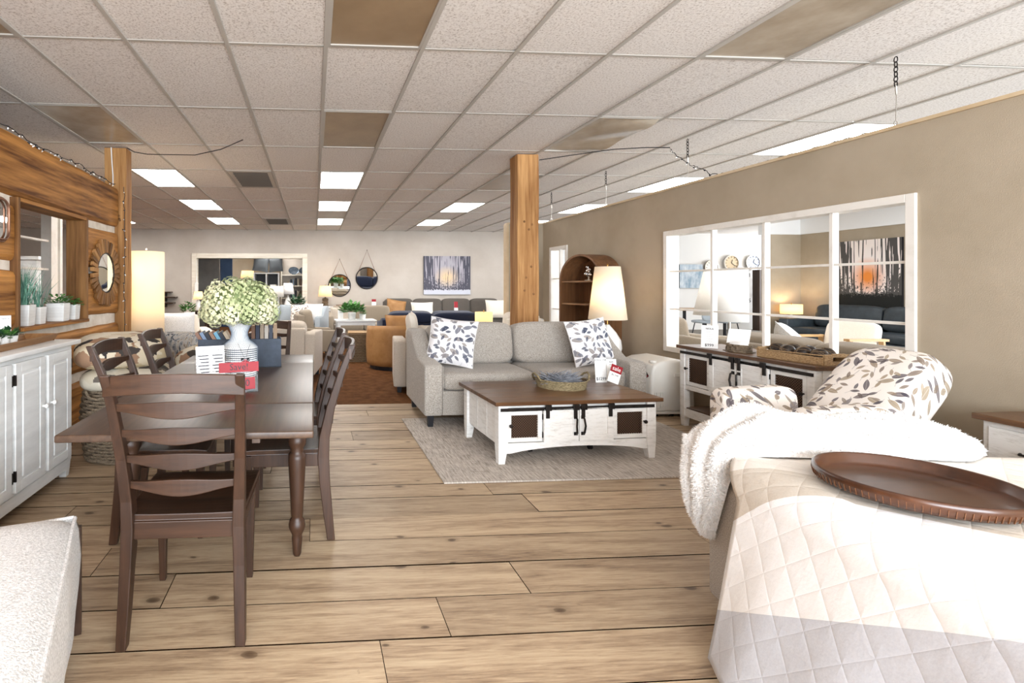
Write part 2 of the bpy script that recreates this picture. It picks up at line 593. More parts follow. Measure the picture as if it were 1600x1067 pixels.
            # leaf: |y|*asp + x^2 below a threshold gives a lens shape
            le = t.math('ADD', t.math('MULTIPLY', t.math('ABSOLUTE', y), asp * .55), t.math('MULTIPLY', t.math('MULTIPLY', x, x), 1.6))
            mask = t.math('LESS_THAN', le, th)
            vein = t.math('GREATER_THAN', t.math('ABSOLUTE', y), .012)
            mask = t.math('MULTIPLY', mask, t.math('GREATER_THAN', hs.outputs[1], .06))
            mask = t.math('MULTIPLY', mask, t.math('ADD', t.math('MULTIPLY', vein, .3), .7))
            lc = t.ramp(hs.outputs[2], [(i / (len(leafs) - 1), lin(c)) for i, c in enumerate(leafs)])
            # stem through the cell
            stem = t.math('MULTIPLY', t.math('LESS_THAN', t.math('ABSOLUTE', t.math('ADD', y, t.math('MULTIPLY', t.math('MULTIPLY', x, x), .5))), .014), t.math('GREATER_THAN', hs.outputs[1], .5))
            col = t.mix(t.math('MULTIPLY', stem, .8), col, lin('6d6a6c'))
            col = t.mix(t.math('MULTIPLY', mask, .9), col, lc)
        nz = t.noise(t.coord('Object'), 300, 2)
        t.bump(nz, .2, .003)
        return t.out(col, .85, 0, .15)
    m['floral_blue'] = floral('floral_blue', 'ebe9ea', ['4d5263', '3c4152', '7d7e88', '9a8f86', '5b5f70'], 9, .34, 3.2, 15)
    m['floral_taupe'] = floral('floral_taupe', 'efe7df', ['6e6466', '4a4550', '94826f', 'a8977f', '80797c'], 10, .30, 3.6, 17)
    # feather print in grey and ivory
    t = NT('feather')
    a = t.noise(t.coord('Object', (2.2, 2.2, 1)), 7, 5, .6, 2.2)
    c = t.ramp(a, [(.36, lin('3f434a')), (.42, lin('8d939a')), (.52, lin('d5d2cb')), (.62, lin('b3a695')), (.75, lin('5d5f64'))])
    m['feather'] = t.out(c, .9, 0, .15)
    # woven kilim cushion: stepped blocks
    def kilim(name, cols, sc):
        t = NT(name)
        v = t.coord('Object', (sc, sc, sc))
        mv = t.n('ShaderNodeVectorMath', operation='SNAP')
        mv.inputs[1].default_value = (.1, .1, .07)
        t.l(v, mv.inputs[0])
        vo = t.n('ShaderNodeTexVoronoi', distance='MANHATTAN')
        vo.inputs['Scale'].default_value = .62
        t.l(mv.outputs[0], vo.inputs['Vector'])
        hs = t.n('ShaderNodeSeparateColor'); t.l(vo.outputs['Color'], hs.inputs[0])
        c = t.ramp(hs.outputs[0], [((i + .5) / len(cols), lin(q)) for i, q in enumerate(cols)])
        c.node.color_ramp.interpolation = 'CONSTANT'
        nz = t.noise(t.coord('Object', (1, 1, 4)), 120, 2)
        t.bump(nz, .6, .006)
        return t.out(c, .95, 0, .1)
    m['kilim'] = kilim('kilim', ['dccfb6', 'd8c9ad', '4a4440', 'e6dcc9', 'a07f66', 'e2d8c4', 'cdbb98', '3f3a38', 'd8c9ad'], 15)
    m['kilim_grey'] = kilim('kilim_grey', ['c3b9a6', '4a4642', 'cfc6b4', 'd9d0bf', '6d655d', 'c9bea9'], 15)
    # quilt: bands by the UV (u along the foot, v down the drop), stitched in diamonds
    t = NT('quilt')
    tc = t.n('ShaderNodeTexCoord')
    sx = t.n('ShaderNodeSeparateXYZ'); t.l(tc.outputs['UV'], sx.inputs[0])
    u, vv = sx.outputs[0], sx.outputs[1]
    wv = t.math('SUBTRACT', vv, t.math('MULTIPLY', t.math('SUBTRACT', u, 1.0), .58))
    w2 = t.math('SUBTRACT', vv, t.math('MULTIPLY', t.math('SUBTRACT', u, 1.49), 1.1))
    nz = t.noise(t.coord('Object'), 160, 3)
    cream = t.mix(nz, lin('e6dfd6'), lin('f1ece5'))
    tan = t.mix(nz, lin('c9bfb2'), lin('ddd5c9'))
    white = t.mix(nz, lin('f2f3f4'), lin('fcfcfc'))
    grey = t.mix(nz, lin('c3c6ce'), lin('d6d9df'))
    c = t.mix(t.math('GREATER_THAN', w2, -.26), cream, tan)
    c = t.mix(t.math('GREATER_THAN', w2, .0), c, white)
    c = t.mix(t.math('GREATER_THAN', wv, .11), c, grey)
    d1 = t.math('ABSOLUTE', t.math('SINE', t.math('MULTIPLY', t.math('ADD', u, vv), 26)))
    d2 = t.math('ABSOLUTE', t.math('SINE', t.math('MULTIPLY', t.math('SUBTRACT', u, vv), 26)))
    st = t.math('POWER', t.math('MINIMUM', d1, d2), .4)
    hgt = t.math('ADD', t.math('MULTIPLY', st, 1.0), t.math('MULTIPLY', t.noise(t.coord('Object'), 55, 4), .55))
    t.bump(hgt, .22, .01)
    m['quilt'] = t.out(c, .9, 0, .15)
    # pictures
    def forest(name, sky, glow, dark, snow, gz, sc=1):
        t = NT(name)
        tc = t.n('ShaderNodeTexCoord')
        g = t.n('ShaderNodeSeparateXYZ'); t.l(tc.outputs['UV'], g.inputs[0])
        x, z = g.outputs[0], g.outputs[1]
        dx = t.math('SUBTRACT', x, .5)
        dz = t.math('SUBTRACT', z, gz)
        r = t.math('SQRT', t.math('ADD', t.math('MULTIPLY', dx, dx), t.math('MULTIPLY', dz, dz)))
        c = t.ramp(r, [(.06, lin(glow)), (.3, lin(sky))])
        mp = t.n('ShaderNodeMapping'); mp.inputs['Scale'].default_value = (36 * sc, 1.1, 1)
        t.l(tc.outputs['UV'], mp.inputs[0])
        tr = t.noise(mp.outputs[0], 1, 2, .5)
        mp2 = t.n('ShaderNodeMapping'); mp2.inputs['Scale'].default_value = (34, 22, 1)
        t.l(tc.outputs['UV'], mp2.inputs[0])
        fo = t.noise(mp2.outputs[0], 1, 4, .7)
        edge = t.math('MULTIPLY', t.math('ABSOLUTE', dx), .35)
        trunk = t.math('GREATER_THAN', t.math('ADD', tr, edge), .60)
        leaf = t.math('GREATER_THAN', t.math('ADD', t.math('ADD', fo, t.math('MULTIPLY', edge, .9)), t.math('MULTIPLY', t.math('SUBTRACT', .45, z), .55)), .68)
        mk_ = t.math('MAXIMUM', trunk, leaf)
        c = t.mix(t.math('MULTIPLY', mk_, .92), c, lin(dark))
        if snow:
            s_ = t.math('LESS_THAN', t.math('ADD', z, t.math('MULTIPLY', fo, .16)), .2)
            c = t.mix(s_, c, lin(snow))
        else:
            s_ = t.math('LESS_THAN', t.math('ADD', z, t.math('MULTIPLY', fo, .3)), .34)
            c = t.mix(s_, c, lin(dark))
        return t.out(c, .6, 0, .2)
    m['winter_forest'] = forest('winter_forest', 'aaa5ad', 'dcc19c', '43434f', 'c9cad4', .45)
    m['sunset_forest'] = forest('sunset_forest', 'efe4de', 'e58a3c', '20211f', None, .45, .8)
    m['coast_print'] = M('coast_print', 'dfe7ee', '8aa6bd', .6, scale=(6, 6, 3), detail=5)
    m['red_dot'] = m['red']
mk()
# ---------------------------------------------------------------- the setting
ZC = 2.873
def struct(name, mb, mat, **k):
    o = mb.build(name, mat, **k)
    return tag(o, kind='structure')
# floor with planks
floor = struct('floor', MB().box(-9, 11, -3.6, 5.5, -.06, -.022), MT['subfloor'])
rows = [-3.5, -2.5, -1.5, -.6, .1, .35, .6, .84, 1.08, 1.33, 1.58, 1.83, 2.065, 2.31, 2.56, 2.81, 3.06, 3.25, 3.51, 3.74, 3.98, 4.22, 4.48, 4.73, 5.0, 5.22, 5.5]
fixed = {11: [-1.2, .51, 3.0], 12: [-.62, .92, 3.3], 13: [-1.0, 2.0], 14: [-.02, 2.4], 15: [-1.4, 1.3], 16: [-.9, 1.12], 18: [-.3, 1.9]}
for i in range(len(rows) - 1):
    y0, y1 = rows[i], rows[i + 1]
    js = fixed.get(i)
    if js is None:
        js = []
        x = -2.2 + rnd.uniform(.6, 2.4)
        while x < 3.9:
            js.append(x)
            x += rnd.uniform(1.6, 3.2)
    if y1 < .3: js = [1.0]
    xs = [-2.3] + js + [4.0]
    for a, b in zip(xs, xs[1:]):
        g = rnd.uniform(.002, .008)
        dz = rnd.uniform(-.003, 0)
        w = rnd.uniform(-.004, .004)
        mb = MB().box(a - (a + b) / 2 + .0015, b - (a + b) / 2 - .0015, -(y1 - y0) / 2 + g, (y1 - y0) / 2 - .001, -.02, dz)
        po = mb.build('plank', MT['plank'], floor, ((a + b) / 2, (y0 + y1) / 2, 0))
        po.data.materials.append(MT['joint_dark'])
        for fi in (0, 2, 3, 4, 5): po.data.polygons[fi].material_index = 1
for x0, x1 in ((-9, -2.3), (4.0, 11)):
    MB().box(x0, x1, -3.6, 5.5, -.02, 0).build('carpet_field', MT['carpet_grey'], floor)
MB().box(-9, 4.0, 5.5, 14.3, -.03, .004).build('carpet_field', MT['carpet'], floor)
MB().box(4.0, 11, 5.5, 14.3, -.03, .002).box(11, 16.2, 10.5, 14.3, -.03, .002).build('carpet_field', MT['carpet_grey'], floor)
MB().box(-6, 3, 14.3, 19, -.03, .002).build('carpet_field', MT['carpet'], floor)

# ceiling: suspended grid of boards
GX = [.08 + .64 * k for k in range(-14, 17)]
GY = [3.29 + 1.2 * k for k in range(-2, 10)]
ceil = struct('ceiling', MB().box(-9, 11, -3.6, 14.4, 2.9, 2.98).box(11, 16.2, 10.5, 14.4, 2.87, 2.98), MT['tile'])
MB().box(-9, 11, -3.6, GY[0], ZC, 2.9).build('ceiling_field', MT['tile'], ceil)
c_, s_ = math.cos(YAW), math.sin(YAW)
def proj(X, Y, Z):
    d = X * s_ + Y * c_
    if d < .1: return None
    return (541 + 783 * (X * c_ - Y * s_) / d, 447 + 783 * (1.3 - Z) / d, d)
LIT = {(-2.48, 6.89): 0, (-2.48, 9.29): 0, (-2.48, 11.69): 0, (.08, 6.89): 0, (.08, 9.29): 0, (.08, 11.69): 0, (2.64, 9.29): 0, (2.64, 11.69): 0,
       (5.2, 4.49): 1, (5.2, 6.89): 1, (5.2, 9.29): 1, (-5.04, 9.29): 0, (-5.04, 11.69): 0, (7.76, 6.89): 1, (7.76, 9.29): 1, (5.2, 11.69): 1, (-5.04, 6.89): 0}
OFF = {(.08, 2.09): 'off_panel', (.08, 4.49): 'off_panel', (2.64, 2.09): 'off_panel_grey', (2.64, 4.49): 'sag', (2.64, 6.89): 'off_panel', (-2.48, 4.49): 'off_panel_grey', (-2.48, 2.09): 'off_panel'}
def near(d, x, y):
    for (a, b), v in d.items():
        if abs(a - x) < .1 and abs(b - y) < .1: return v
    return None
tiles = []
for y in GY[:-1]:
    for x in GX[:-1]:
        if near(LIT, x, y) is not None or near(OFF, x, y): continue
        if abs(y - 6.89) < .1 and abs(x + 1.2) < .1: continue
        if abs(y - 11.69) < .1 and abs(x + 1.2) < .1: continue
        p = proj(x + .32, y + .6, ZC)
        vis = p and -120 < p[0] < 1720 and -150 < p[1] < 440
        tiles.append((p[2] if vis else 99 + (p[2] if p else 0), x, y))
tiles.sort()
tile_me = MB().box(-.305, .305, -.585, .585, 0, .016).mesh('ceiling_tile', MT['tile'])
for d, x, y in tiles[:290]:
    o = place('ceiling_tile', tile_me, ceil, (x + .32, y + .6, ZC + .004))
    o.rotation_euler = (rnd.uniform(-.003, .003), rnd.uniform(-.004, .004), PI if rnd.random() < .5 else 0)
rest = MB()
for d, x, y in tiles[290:]:
    rest.box(x + .015, x + .625, y + .015, y + 1.185, ZC + .004, ZC + .02)
if rest.v: tag(rest.build('ceiling_tiles', MT['tile'], ceil), kind='stuff')
for x in GX:
    MB().box(x - .014, x + .014, GY[0] - .02, 14.3, ZC - .006, ZC + .006).build('grid_bar', MT['tbar'], ceil)
for y in GY:
    MB().box(-9, 11, y - .012, y + .012, ZC - .0012, ZC + .004).build('grid_bar', MT['tbar'], ceil)

# troffers
names = {(-2.48, 6.89): 'near lit ceiling panel of the left row, beside the cedar post', (-2.48, 9.29): 'middle lit ceiling panel of the row above the left armchairs', (-2.48, 11.69): 'far lit ceiling panel of the row above the left armchairs',
         (.08, 6.89): 'largest lit ceiling panel of the central row above the table', (.08, 9.29): 'second lit ceiling panel of the central row', (.08, 11.69): 'farthest lit ceiling panel of the central row',
         (2.64, 9.29): 'lit ceiling panel nearer of two left of the timber column', (2.64, 11.69): 'lit ceiling panel farther of two left of the timber column',
         (5.2, 4.49): 'longest bright ceiling panel showing above the taupe partition', (5.2, 6.89): 'second bright ceiling panel above the taupe partition, by a chain', (5.2, 9.29): 'small bright ceiling panel right of the timber column',
         (-5.04, 6.89): 'lit ceiling panel seen past the log wall', (-5.04, 9.29): 'lit ceiling panel glimpsed through the log wall opening', (-5.04, 11.69): 'lit ceiling panel peeking beside the cedar post edge',
         (7.76, 6.89): 'bright ceiling panel of the side hall', (7.76, 9.29): 'bright ceiling panel of the side hall near its corner', (5.2, 11.69): 'bright ceiling panel at the far end of the side hall'}
def troffer(x, y, mat, label, grp, sag=False):
    t = thing('ceiling_light', label, 'ceiling light', (x + .32, y + .6, ZC), 0, grp)
    f = MB()
    f.box(-.306, .306, -.588, -.57, -.004, .022).box(-.306, .306, .57, .588, -.004, .022).box(-.306, -.29, -.57, .57, -.004, .022).box(.29, .306, -.57, .57, -.004, .022)
    f.build('frame', MT['tbar'], t)
    if sag:
        def fn(u, v):
            k = math.sin(PI * u) * math.sin(PI * v)
            return (-.29 + .58 * u, -.57 + 1.14 * v, .012 - .055 * max(0, u - .2) ** .6 * math.sin(PI * v) ** .5 + .02 * math.sin(9 * v + 4 * u) * u)
        MB().grid(fn, 10, 24).build('diffuser', mat, t, smooth=True)
    else:
        MB().box(-.29, .29, -.57, .57, .004, .014).build('diffuser', mat, t)
    return t
for (x, y), k in LIT.items():
    troffer(x, y, MT['lit_panel_day'] if k else MT['lit_panel'], names[(x, y)], 'lit ceiling panels')
offn = {(.08, 2.09): 'unlit brown ceiling panel nearest above the dining table', (.08, 4.49): 'unlit brown ceiling panel second above the dining table', (2.64, 2.09): 'large unlit silvery ceiling panel at upper right', (2.64, 4.49): 'unlit ceiling panel with buckled shiny cover by the timber column',
        (2.64, 6.89): 'small unlit tan ceiling panel left of the timber column', (-2.48, 4.49): 'unlit yellowish ceiling panel over the log wall', (-2.48, 2.09): 'unlit brown ceiling panel in the upper left corner'}
for (x, y), k in OFF.items():
    troffer(x, y, MT['off_panel_grey'] if k == 'sag' else MT[k], offn[(x, y)], 'unlit ceiling panels', k == 'sag')
# air vents
def vent(x, y, label):
    t = thing('ceiling_vent', label, 'vent', (x + .32, y + .6, ZC), 0, 'ceiling air vents')
    f = MB()
    f.box(-.3, .3, -.58, -.5, -.006, .012).box(-.3, .3, .5, .58, -.006, .012).box(-.3, -.24, -.5, .5, -.006, .012).box(.24, .3, -.5, .5, -.006, .012)
    f.build('frame', MT['tbar'], t)
    MB().box(-.25, .25, -.5, .5, .02, .026).build('backing', MT['vent_back'], t)
    for k in range(7):
        MB().obox((0, -.42 + .14 * k, .004), (.48, .11, .003), RX(-14)).build('louvre', MT['vent_back'], t)
vent(-1.2, 6.89, 'square metal ceiling vent nearer, left of the central lights')
vent(-1.2, 11.69, 'small metal ceiling vent farther, near the back wall')

# back wall with doorway
wb = MB()
wb.box(-9, -3.3, 14.25, 14.4, 0, 2.9).box(-.25, 5.6, 14.25, 14.4, 0, 2.9).box(-3.3, -.25, 14.25, 14.4, 2.14, 2.9)
struct('wall_back', wb, MT['wall_cream'])
struct('wall_back_side_hall', MB().box(5.6, 16.2, 14.25, 14.4, 0, 2.9), MT['wall_white'])
tr = MB()
tr.box(-3.39, -3.25, 14.2, 14.42, 0, 2.22).box(-.32, -.18, 14.2, 14.42, 0, 2.22).box(-3.25, -.32, 14.2, 14.42, 2.08, 2.22)
struct('trim_1', tr, MT['trim'], bev=.008)
wl = MB().box(-9.1, -9, -3.6, 14.4, 0, 2.9)
struct('wall_far_left', wl, MT['wall_cream'])
# side hall: right wall with a shop window, return wall
we = MB().box(10.9, 11, 7.6, 10.67, 0, 2.45).box(10.9, 11, -3.6, -.5, 0, 2.9).box(10.9, 11, -.5, 7.6, 0, .5).box(10.9, 11, -.5, 7.6, 2.6, 2.9)
struct('wall_east', we, MT['wall_tan'])
struct('wall_return', MB().box(10.08, 10.9, 10.55, 10.67, 0, 2.45).box(10.9, 16.2, 10.55, 10.67, 0, 2.9), MT['wall_tan'])
struct('trim_2', MB().box(10.84, 10.94, 7.6, 10.67, 2.45, 2.9).box(10.0, 10.9, 10.5, 10.67, 2.45, 2.9), MT['wall_white'])
struct('wall_shop_front', MB().box(-9, -2.1, -3.6, -3.5, 0, 2.9).box(-2.1, 11, -3.6, -3.5, 2.7, 2.9).box(-2.1, 11, -3.6, -3.5, 0, .3).box(3.7, 4.2, -3.6, -3.5, .3, 2.7), MT['wall_cream'])

# the taupe partition hung from chains, with two glazed openings
XP0, XP1, ZP = 3.9, 4.03, 2.354
Wn = (3.03, 5.30, .62, 1.87)
Nn = (7.5, 8.0, .45, 1.90)
wp = MB()
def slab(y0, y1, z0, z1): wp.box(XP0, XP1, y0, y1, z0, z1)
slab(-3.5, Wn[0], 0, ZP); slab(Wn[1], Nn[0], 0, ZP); slab(Nn[1], 8.3, 0, ZP)
slab(Wn[0], Wn[1], 0, Wn[2]); slab(Wn[0], Wn[1], Wn[3], ZP)
slab(Nn[0], Nn[1], 0, Nn[2]); slab(Nn[0], Nn[1], Nn[3], ZP)
wp.box(3.3, XP1, 8.3, 8.42, 0, ZP)
struct('wall_right', wp, MT['wall_tan'])
cap = MB().box(XP0 - .02, XP1 + .02, -3.5, 8.42, ZP, ZP + .022).box(3.28, XP0, 8.28, 8.44, ZP, ZP + .022).box(3.262, 3.3, 8.29, 8.43, 0, ZP)
struct('trim_3', cap, M('cap_wood', 'd9c4a4', 'c4ab87', .6, scale=(2, 2, 2)))
def grid_window(name, y0, y1, z0, z1, vs, hs):
    o = tag(bpy.data.objects.new(name, None), kind='structure')
    COL.objects.link(o)
    o.location = (XP0, (y0 + y1) / 2, z0)
    L = (y1 - y0) / 2; Hh = z1 - z0
    f = MB()
    f.box(-.02, .0, -L - .035, -L + .02, -.035, Hh + .035).box(-.02, 0, L - .02, L + .035, -.035, Hh + .035).box(-.02, 0, -L + .02, L - .02, Hh - .02, Hh + .035).box(-.02, 0, -L + .02, L - .02, -.035, .02)
    f.build('casing', MT['white_frame'], o, bev=.003)
    j = MB()
    j.box(0, .125, -L, -L + .018, 0, Hh).box(0, .125, L - .018, L, 0, Hh).box(0, .125, -L + .018, L - .018, 0, .018).box(0, .125, -L + .018, L - .018, Hh - .018, Hh)
    j.build('jamb', MT['white_frame'], o)
    for y in vs: MB().box(.01, .06, y - (y0 + y1) / 2 - .014, y - (y0 + y1) / 2 + .014, .018, Hh - .018).build('upright', MT['white_frame'], o, bev=.002)
    for z in hs: MB().box(.015, .055, -L + .018, L - .018, z - z0 - .009, z - z0 + .009).build('crossbar', MT['white_frame'], o)
    return o
grid_window('window_1', *Wn, [3.55, 4.12, 4.69], [1.05, 1.46])
grid_window('window_2', *Nn, [7.75], [.93, 1.42])

# chains holding the partition
def chain(y, label, zt=ZC - .01):
    t = thing('hanging_chain', label, 'chain', (XP0 + .06, y, ZP + .02), 0, 'chains over the partition')
    H_ = zt - ZP - .02
    n = 6
    z = H_
    for k in range(n):
        pts = []
        for a in range(12):
            th = 2 * PI * a / 12
            q, w = .011 * math.cos(th), .021 * math.sin(th)
            pts.append((q, 0, z - .02 + w) if k % 2 else (0, q, z - .02 + w))
        MB().tube(pts, .0035, 5, True).build('link', MT['black_iron'], t)
        z -= .033
    tb = MB().tube([(0, 0, z), (.004, 0, z - .05), (.004, 0, z - .06)], .006, 6)
    tb.build('turnbuckle', MT['nickel'], t)
    MB().tube([(.004, 0, z - .055), (0, 0, .05)], .0025, 5).build('wire', MT['nickel'], t)
    MB().tube([(.013 * math.cos(a * PI / 6), 0, .032 + .02 * math.sin(a * PI / 6)) for a in range(12)], .003, 5, True).build('hook_ring', MT['nickel'], t)
chain(3.165, 'dark chain at upper right holding the partition top, nearest one')
chain(5.07, 'dark chain beside the drooping string lights')
chain(6.56, 'thin dark chain right of the timber column')
chain(8.12, 'farthest small chain at the timber column edge')

# the log wall on the left
wlg = bpy.data.objects.new('wall_left', None); COL.objects.link(wlg); tag(wlg, kind='structure')
OY0, OY1, OZ0, OZ1 = 3.88, 4.97, .99, 1.93
core = MB()
core.box(-2.35, -2.235, -3.5, OY0 - .03, 0, 2.36).box(-2.35, -2.235, OY1 + .03, 5.8, 0, 2.36).box(-2.35, -2.235, OY0 - .03, OY1 + .03, 0, OZ0 - .03).box(-2.35, -2.235, OY0 - .03, OY1 + .03, OZ1 + .03, 2.36)
core.build('chinking', MT['chink'], wlg)
def log(y0, y1, z0, z1, seed):
    r = random.Random(seed)
    n = max(4, int((y1 - y0) / .22))
    vs = []; fs = []
    sect = 10
    ph = r.uniform(0, 6)
    for i in range(n + 1):
        y = y0 + (y1 - y0) * i / n
        a = z0 + .012 * math.sin(2.1 * y + ph) + r.uniform(-.005, .005)
        b = z1 + .010 * math.sin(1.6 * y + ph * 2) + r.uniform(-.005, .005)
        dx = r.uniform(-.004, .004)
        for x, z in ((-2.38, a + .03), (-2.38, b - .03), (-2.35, b), (-2.235, b), (-2.212 + dx, b - .012), (-2.2 + dx, b - .04), (-2.198 + dx, (a + b) / 2), (-2.2 + dx, a + .04), (-2.212 + dx, a + .012), (-2.235, a)):
            vs.append((x, y, z))
    for i in range(n):
        for k in range(sect):
            q = (k + 1) % sect
            fs.append((i * sect + k, i * sect + q, (i + 1) * sect + q, (i + 1) * sect + k))
    fs.append(tuple(range(sect - 1, -1, -1))); fs.append(tuple(n * sect + k for k in range(sect)))
    mb = MB(); mb.add(vs, fs)
    mb.build('log', MT['log'], wlg)
log(-3.5, 5.8, 1.965, 2.42, 1)
log(-3.5, OY0 - .03, 1.48, 1.91, 2); log(OY1 + .03, 5.8, 1.49, 1.9, 3)
log(-3.5, OY0 - .03, 1.0, 1.415, 4); log(OY1 + .03, 5.8, 1.0, 1.42, 5)
log(-3.5, 5.8, .47, .90, 6)
log(-3.5, 5.8, .0, .40, 7)
for nm, b, mt in (('jamb_board', (-2.37, -2.175, OY1, OY1 + .035, OZ0 - .03, OZ1 + .03), 'log_dark'), ('jamb_board', (-2.37, -2.175, OY0 - .035, OY0, OZ0 - .03, OZ1 + .03), 'log_dark'),
              ('head_board', (-2.37, -2.175, OY0, OY1, OZ1, OZ1 + .03), 'log'), ('sill_board', (-2.37, -2.15, OY0, OY1, OZ0 - .03, OZ0), 'log')):
    MB().box(*b).build(nm, MT[mt], wlg, bev=.004)

# timber posts
def timber(name, x0, x1, y0, y1, label, z1=ZC - .006):
    t = thing(name, label, 'post', ((x0 + x1) / 2, (y0 + y1) / 2, 0))
    w, d = (x1 - x0) / 2, (y1 - y0) / 2
    def fn(u, v):
        a = [(-w, -d), (w, -d), (w, d), (-w, d)][int(round(u * 4)) % 4]
        return (a[0] + .004 * math.sin(5 * v), a[1], v * z1)
    n = 10
    pts = [(.003 * math.sin(i * 1.7), 0, z1 * i / n) for i in range(n + 1)]
    MB().sweep(pts, [(w, d)] * (n + 1)).build('timber', MT['post'], t, bev=.006)
    r = random.Random(int(x0 * 100))
    for k in range(7):
        z = r.uniform(1.0, 2.5)
        x = r.uniform(-w * .7, w * .7)
        MB().lathe([(.0, 0), (.012, 0), (.016, -.003)], 10).build('knot', MT['log_dark'], t, (x, -d - .002, z), (R_(90), 0, 0))
    return t
timber('support_post', 2.415, 2.675, 5.80, 6.03, 'square knotty timber column rising behind the grey loveseat')
timber('support_post', -2.36, -2.12, 5.83, 6.0, 'orange cedar post at the end of the log wall')

# string lights
def string_lights(pts, label, n, seed, down=True):
    r = random.Random(seed)
    t = thing('string_lights', label, 'string lights', pts[0])
    o = Vector(pts[0])
    P = [Vector(p) - o for p in pts]
    fine = []
    for a, b in zip(P, P[1:]):
        m = 8
        for k in range(m):
            q = a.lerp(b, k / m)
            fine.append(q + Vector((r.uniform(-.006, .006), r.uniform(-.006, .006), r.uniform(-.012, .012))))
    fine.append(P[-1])
    MB().tube(fine, .0035, 5).build('wire', MT['black'], t)
    bm_ = MB().lathe([(0, -.022), (.004, -.018), (.006, -.006), (.005, 0)], 8).mesh('bulb', MT['ceramic'], True)
    sm_ = MB().lathe([(.0055, 0), (.0055, .016), (.003, .02)], 7).mesh('socket', MT['black'])
    for k in range(n):
        q = fine[int((k + .5) / n * (len(fine) - 1))]
        rot = (r.uniform(-1.6, 1.6), r.uniform(-1.2, 1.2), 0)
        b = place('bulb', bm_, t, q + Vector((r.uniform(-.01, .01), 0, -.012)), rot)
        place('socket', sm_, b)
    return t
string_lights([(-2.19, 3.2, 2.43), (-2.19, 3.75, 2.44), (-2.185, 4.2, 2.405), (-2.19, 4.7, 2.44), (-2.185, 5.2, 2.42), (-2.19, 5.7, 2.43)], 'dark string of small clear bulbs along the top log', 32, 3)
string_lights([(-2.13, 5.80, 2.42), (-2.13, 5.8, 2.0), (-2.125, 5.80, 1.6), (-2.13, 5.8, 1.2), (-2.125, 5.80, .7)], 'dark string of bulbs hanging down the cedar post', 16, 4)
string_lights([(3.75, 5.05, 2.74), (3.8, 5.0, 2.66), (3.85, 4.95, 2.59), (3.9, 4.85, 2.50), (3.93, 4.72, 2.41), (3.94, 4.55, 2.385)], 'short dark string of bulbs drooping onto the partition top', 8, 5)
string_lights([(3.93, 4.5, 2.384), (3.94, 4.1, 2.384), (3.93, 3.7, 2.384), (3.94, 3.3, 2.384)], 'dark string with sparse bulbs lying along the partition edge', 6, 6)
def cable(pts, label, mat='black', r=.005):
    t = thing('ceiling_cable', label, 'cable', pts[0])
    o = Vector(pts[0])
    MB().tube([Vector(p) - o for p in pts], r, 6).build('cord', MT[mat], t)
    return t
cable([(2.68, 5.8, 2.80), (3.0, 5.6, 2.815), (3.35, 5.4, 2.83), (3.6, 5.2, 2.80), (3.75, 5.05, 2.76)], 'black cable running from timber column to the string lights')
cable([(-2.1, 5.8, 2.86), (-2.0, 5.75, 2.80), (-1.85, 5.72, 2.77), (-1.7, 5.7, 2.765), (-1.3, 5.6, 2.74), (-1.0, 5.5, 2.78), (-.75, 5.4, 2.86)], 'thin dark cable sagging under the ceiling from the cedar post')
cable([(-2.27, 5.79, 2.86), (-2.262, 5.79, 2.7), (-2.25, 5.79, 2.55), (-2.25, 5.79, 2.44)], 'white cord hanging down the face of the cedar post', 'ceramic', .006)

# room behind the back doorway
struct('wall_stock_back', MB().box(-6, 3, 18.4, 18.5, 0, 2.9), MT['wall_tan'])
struct('wall_stock_sides', MB().box(-6.1, -6, 14.4, 18.5, 0, 2.9).box(3, 3.1, 14.4, 18.5, 0, 2.9), MT['wall_cream'])
struct('ceiling_stock', MB().box(-6, 3, 14.4, 18.5, 2.7, 2.76), MT['tile'])
tz = troffer(-1.6, 15.2, MT['lit_panel'], 'lit ceiling panel glimpsed through the back doorway', 'lit ceiling panels')
tz.location.z = 2.66
tz = troffer(-3.6, 16.2, MT['lit_panel'], 'lit ceiling panel inside the stock room on its left', 'lit ceiling panels')
tz.location.z = 2.66
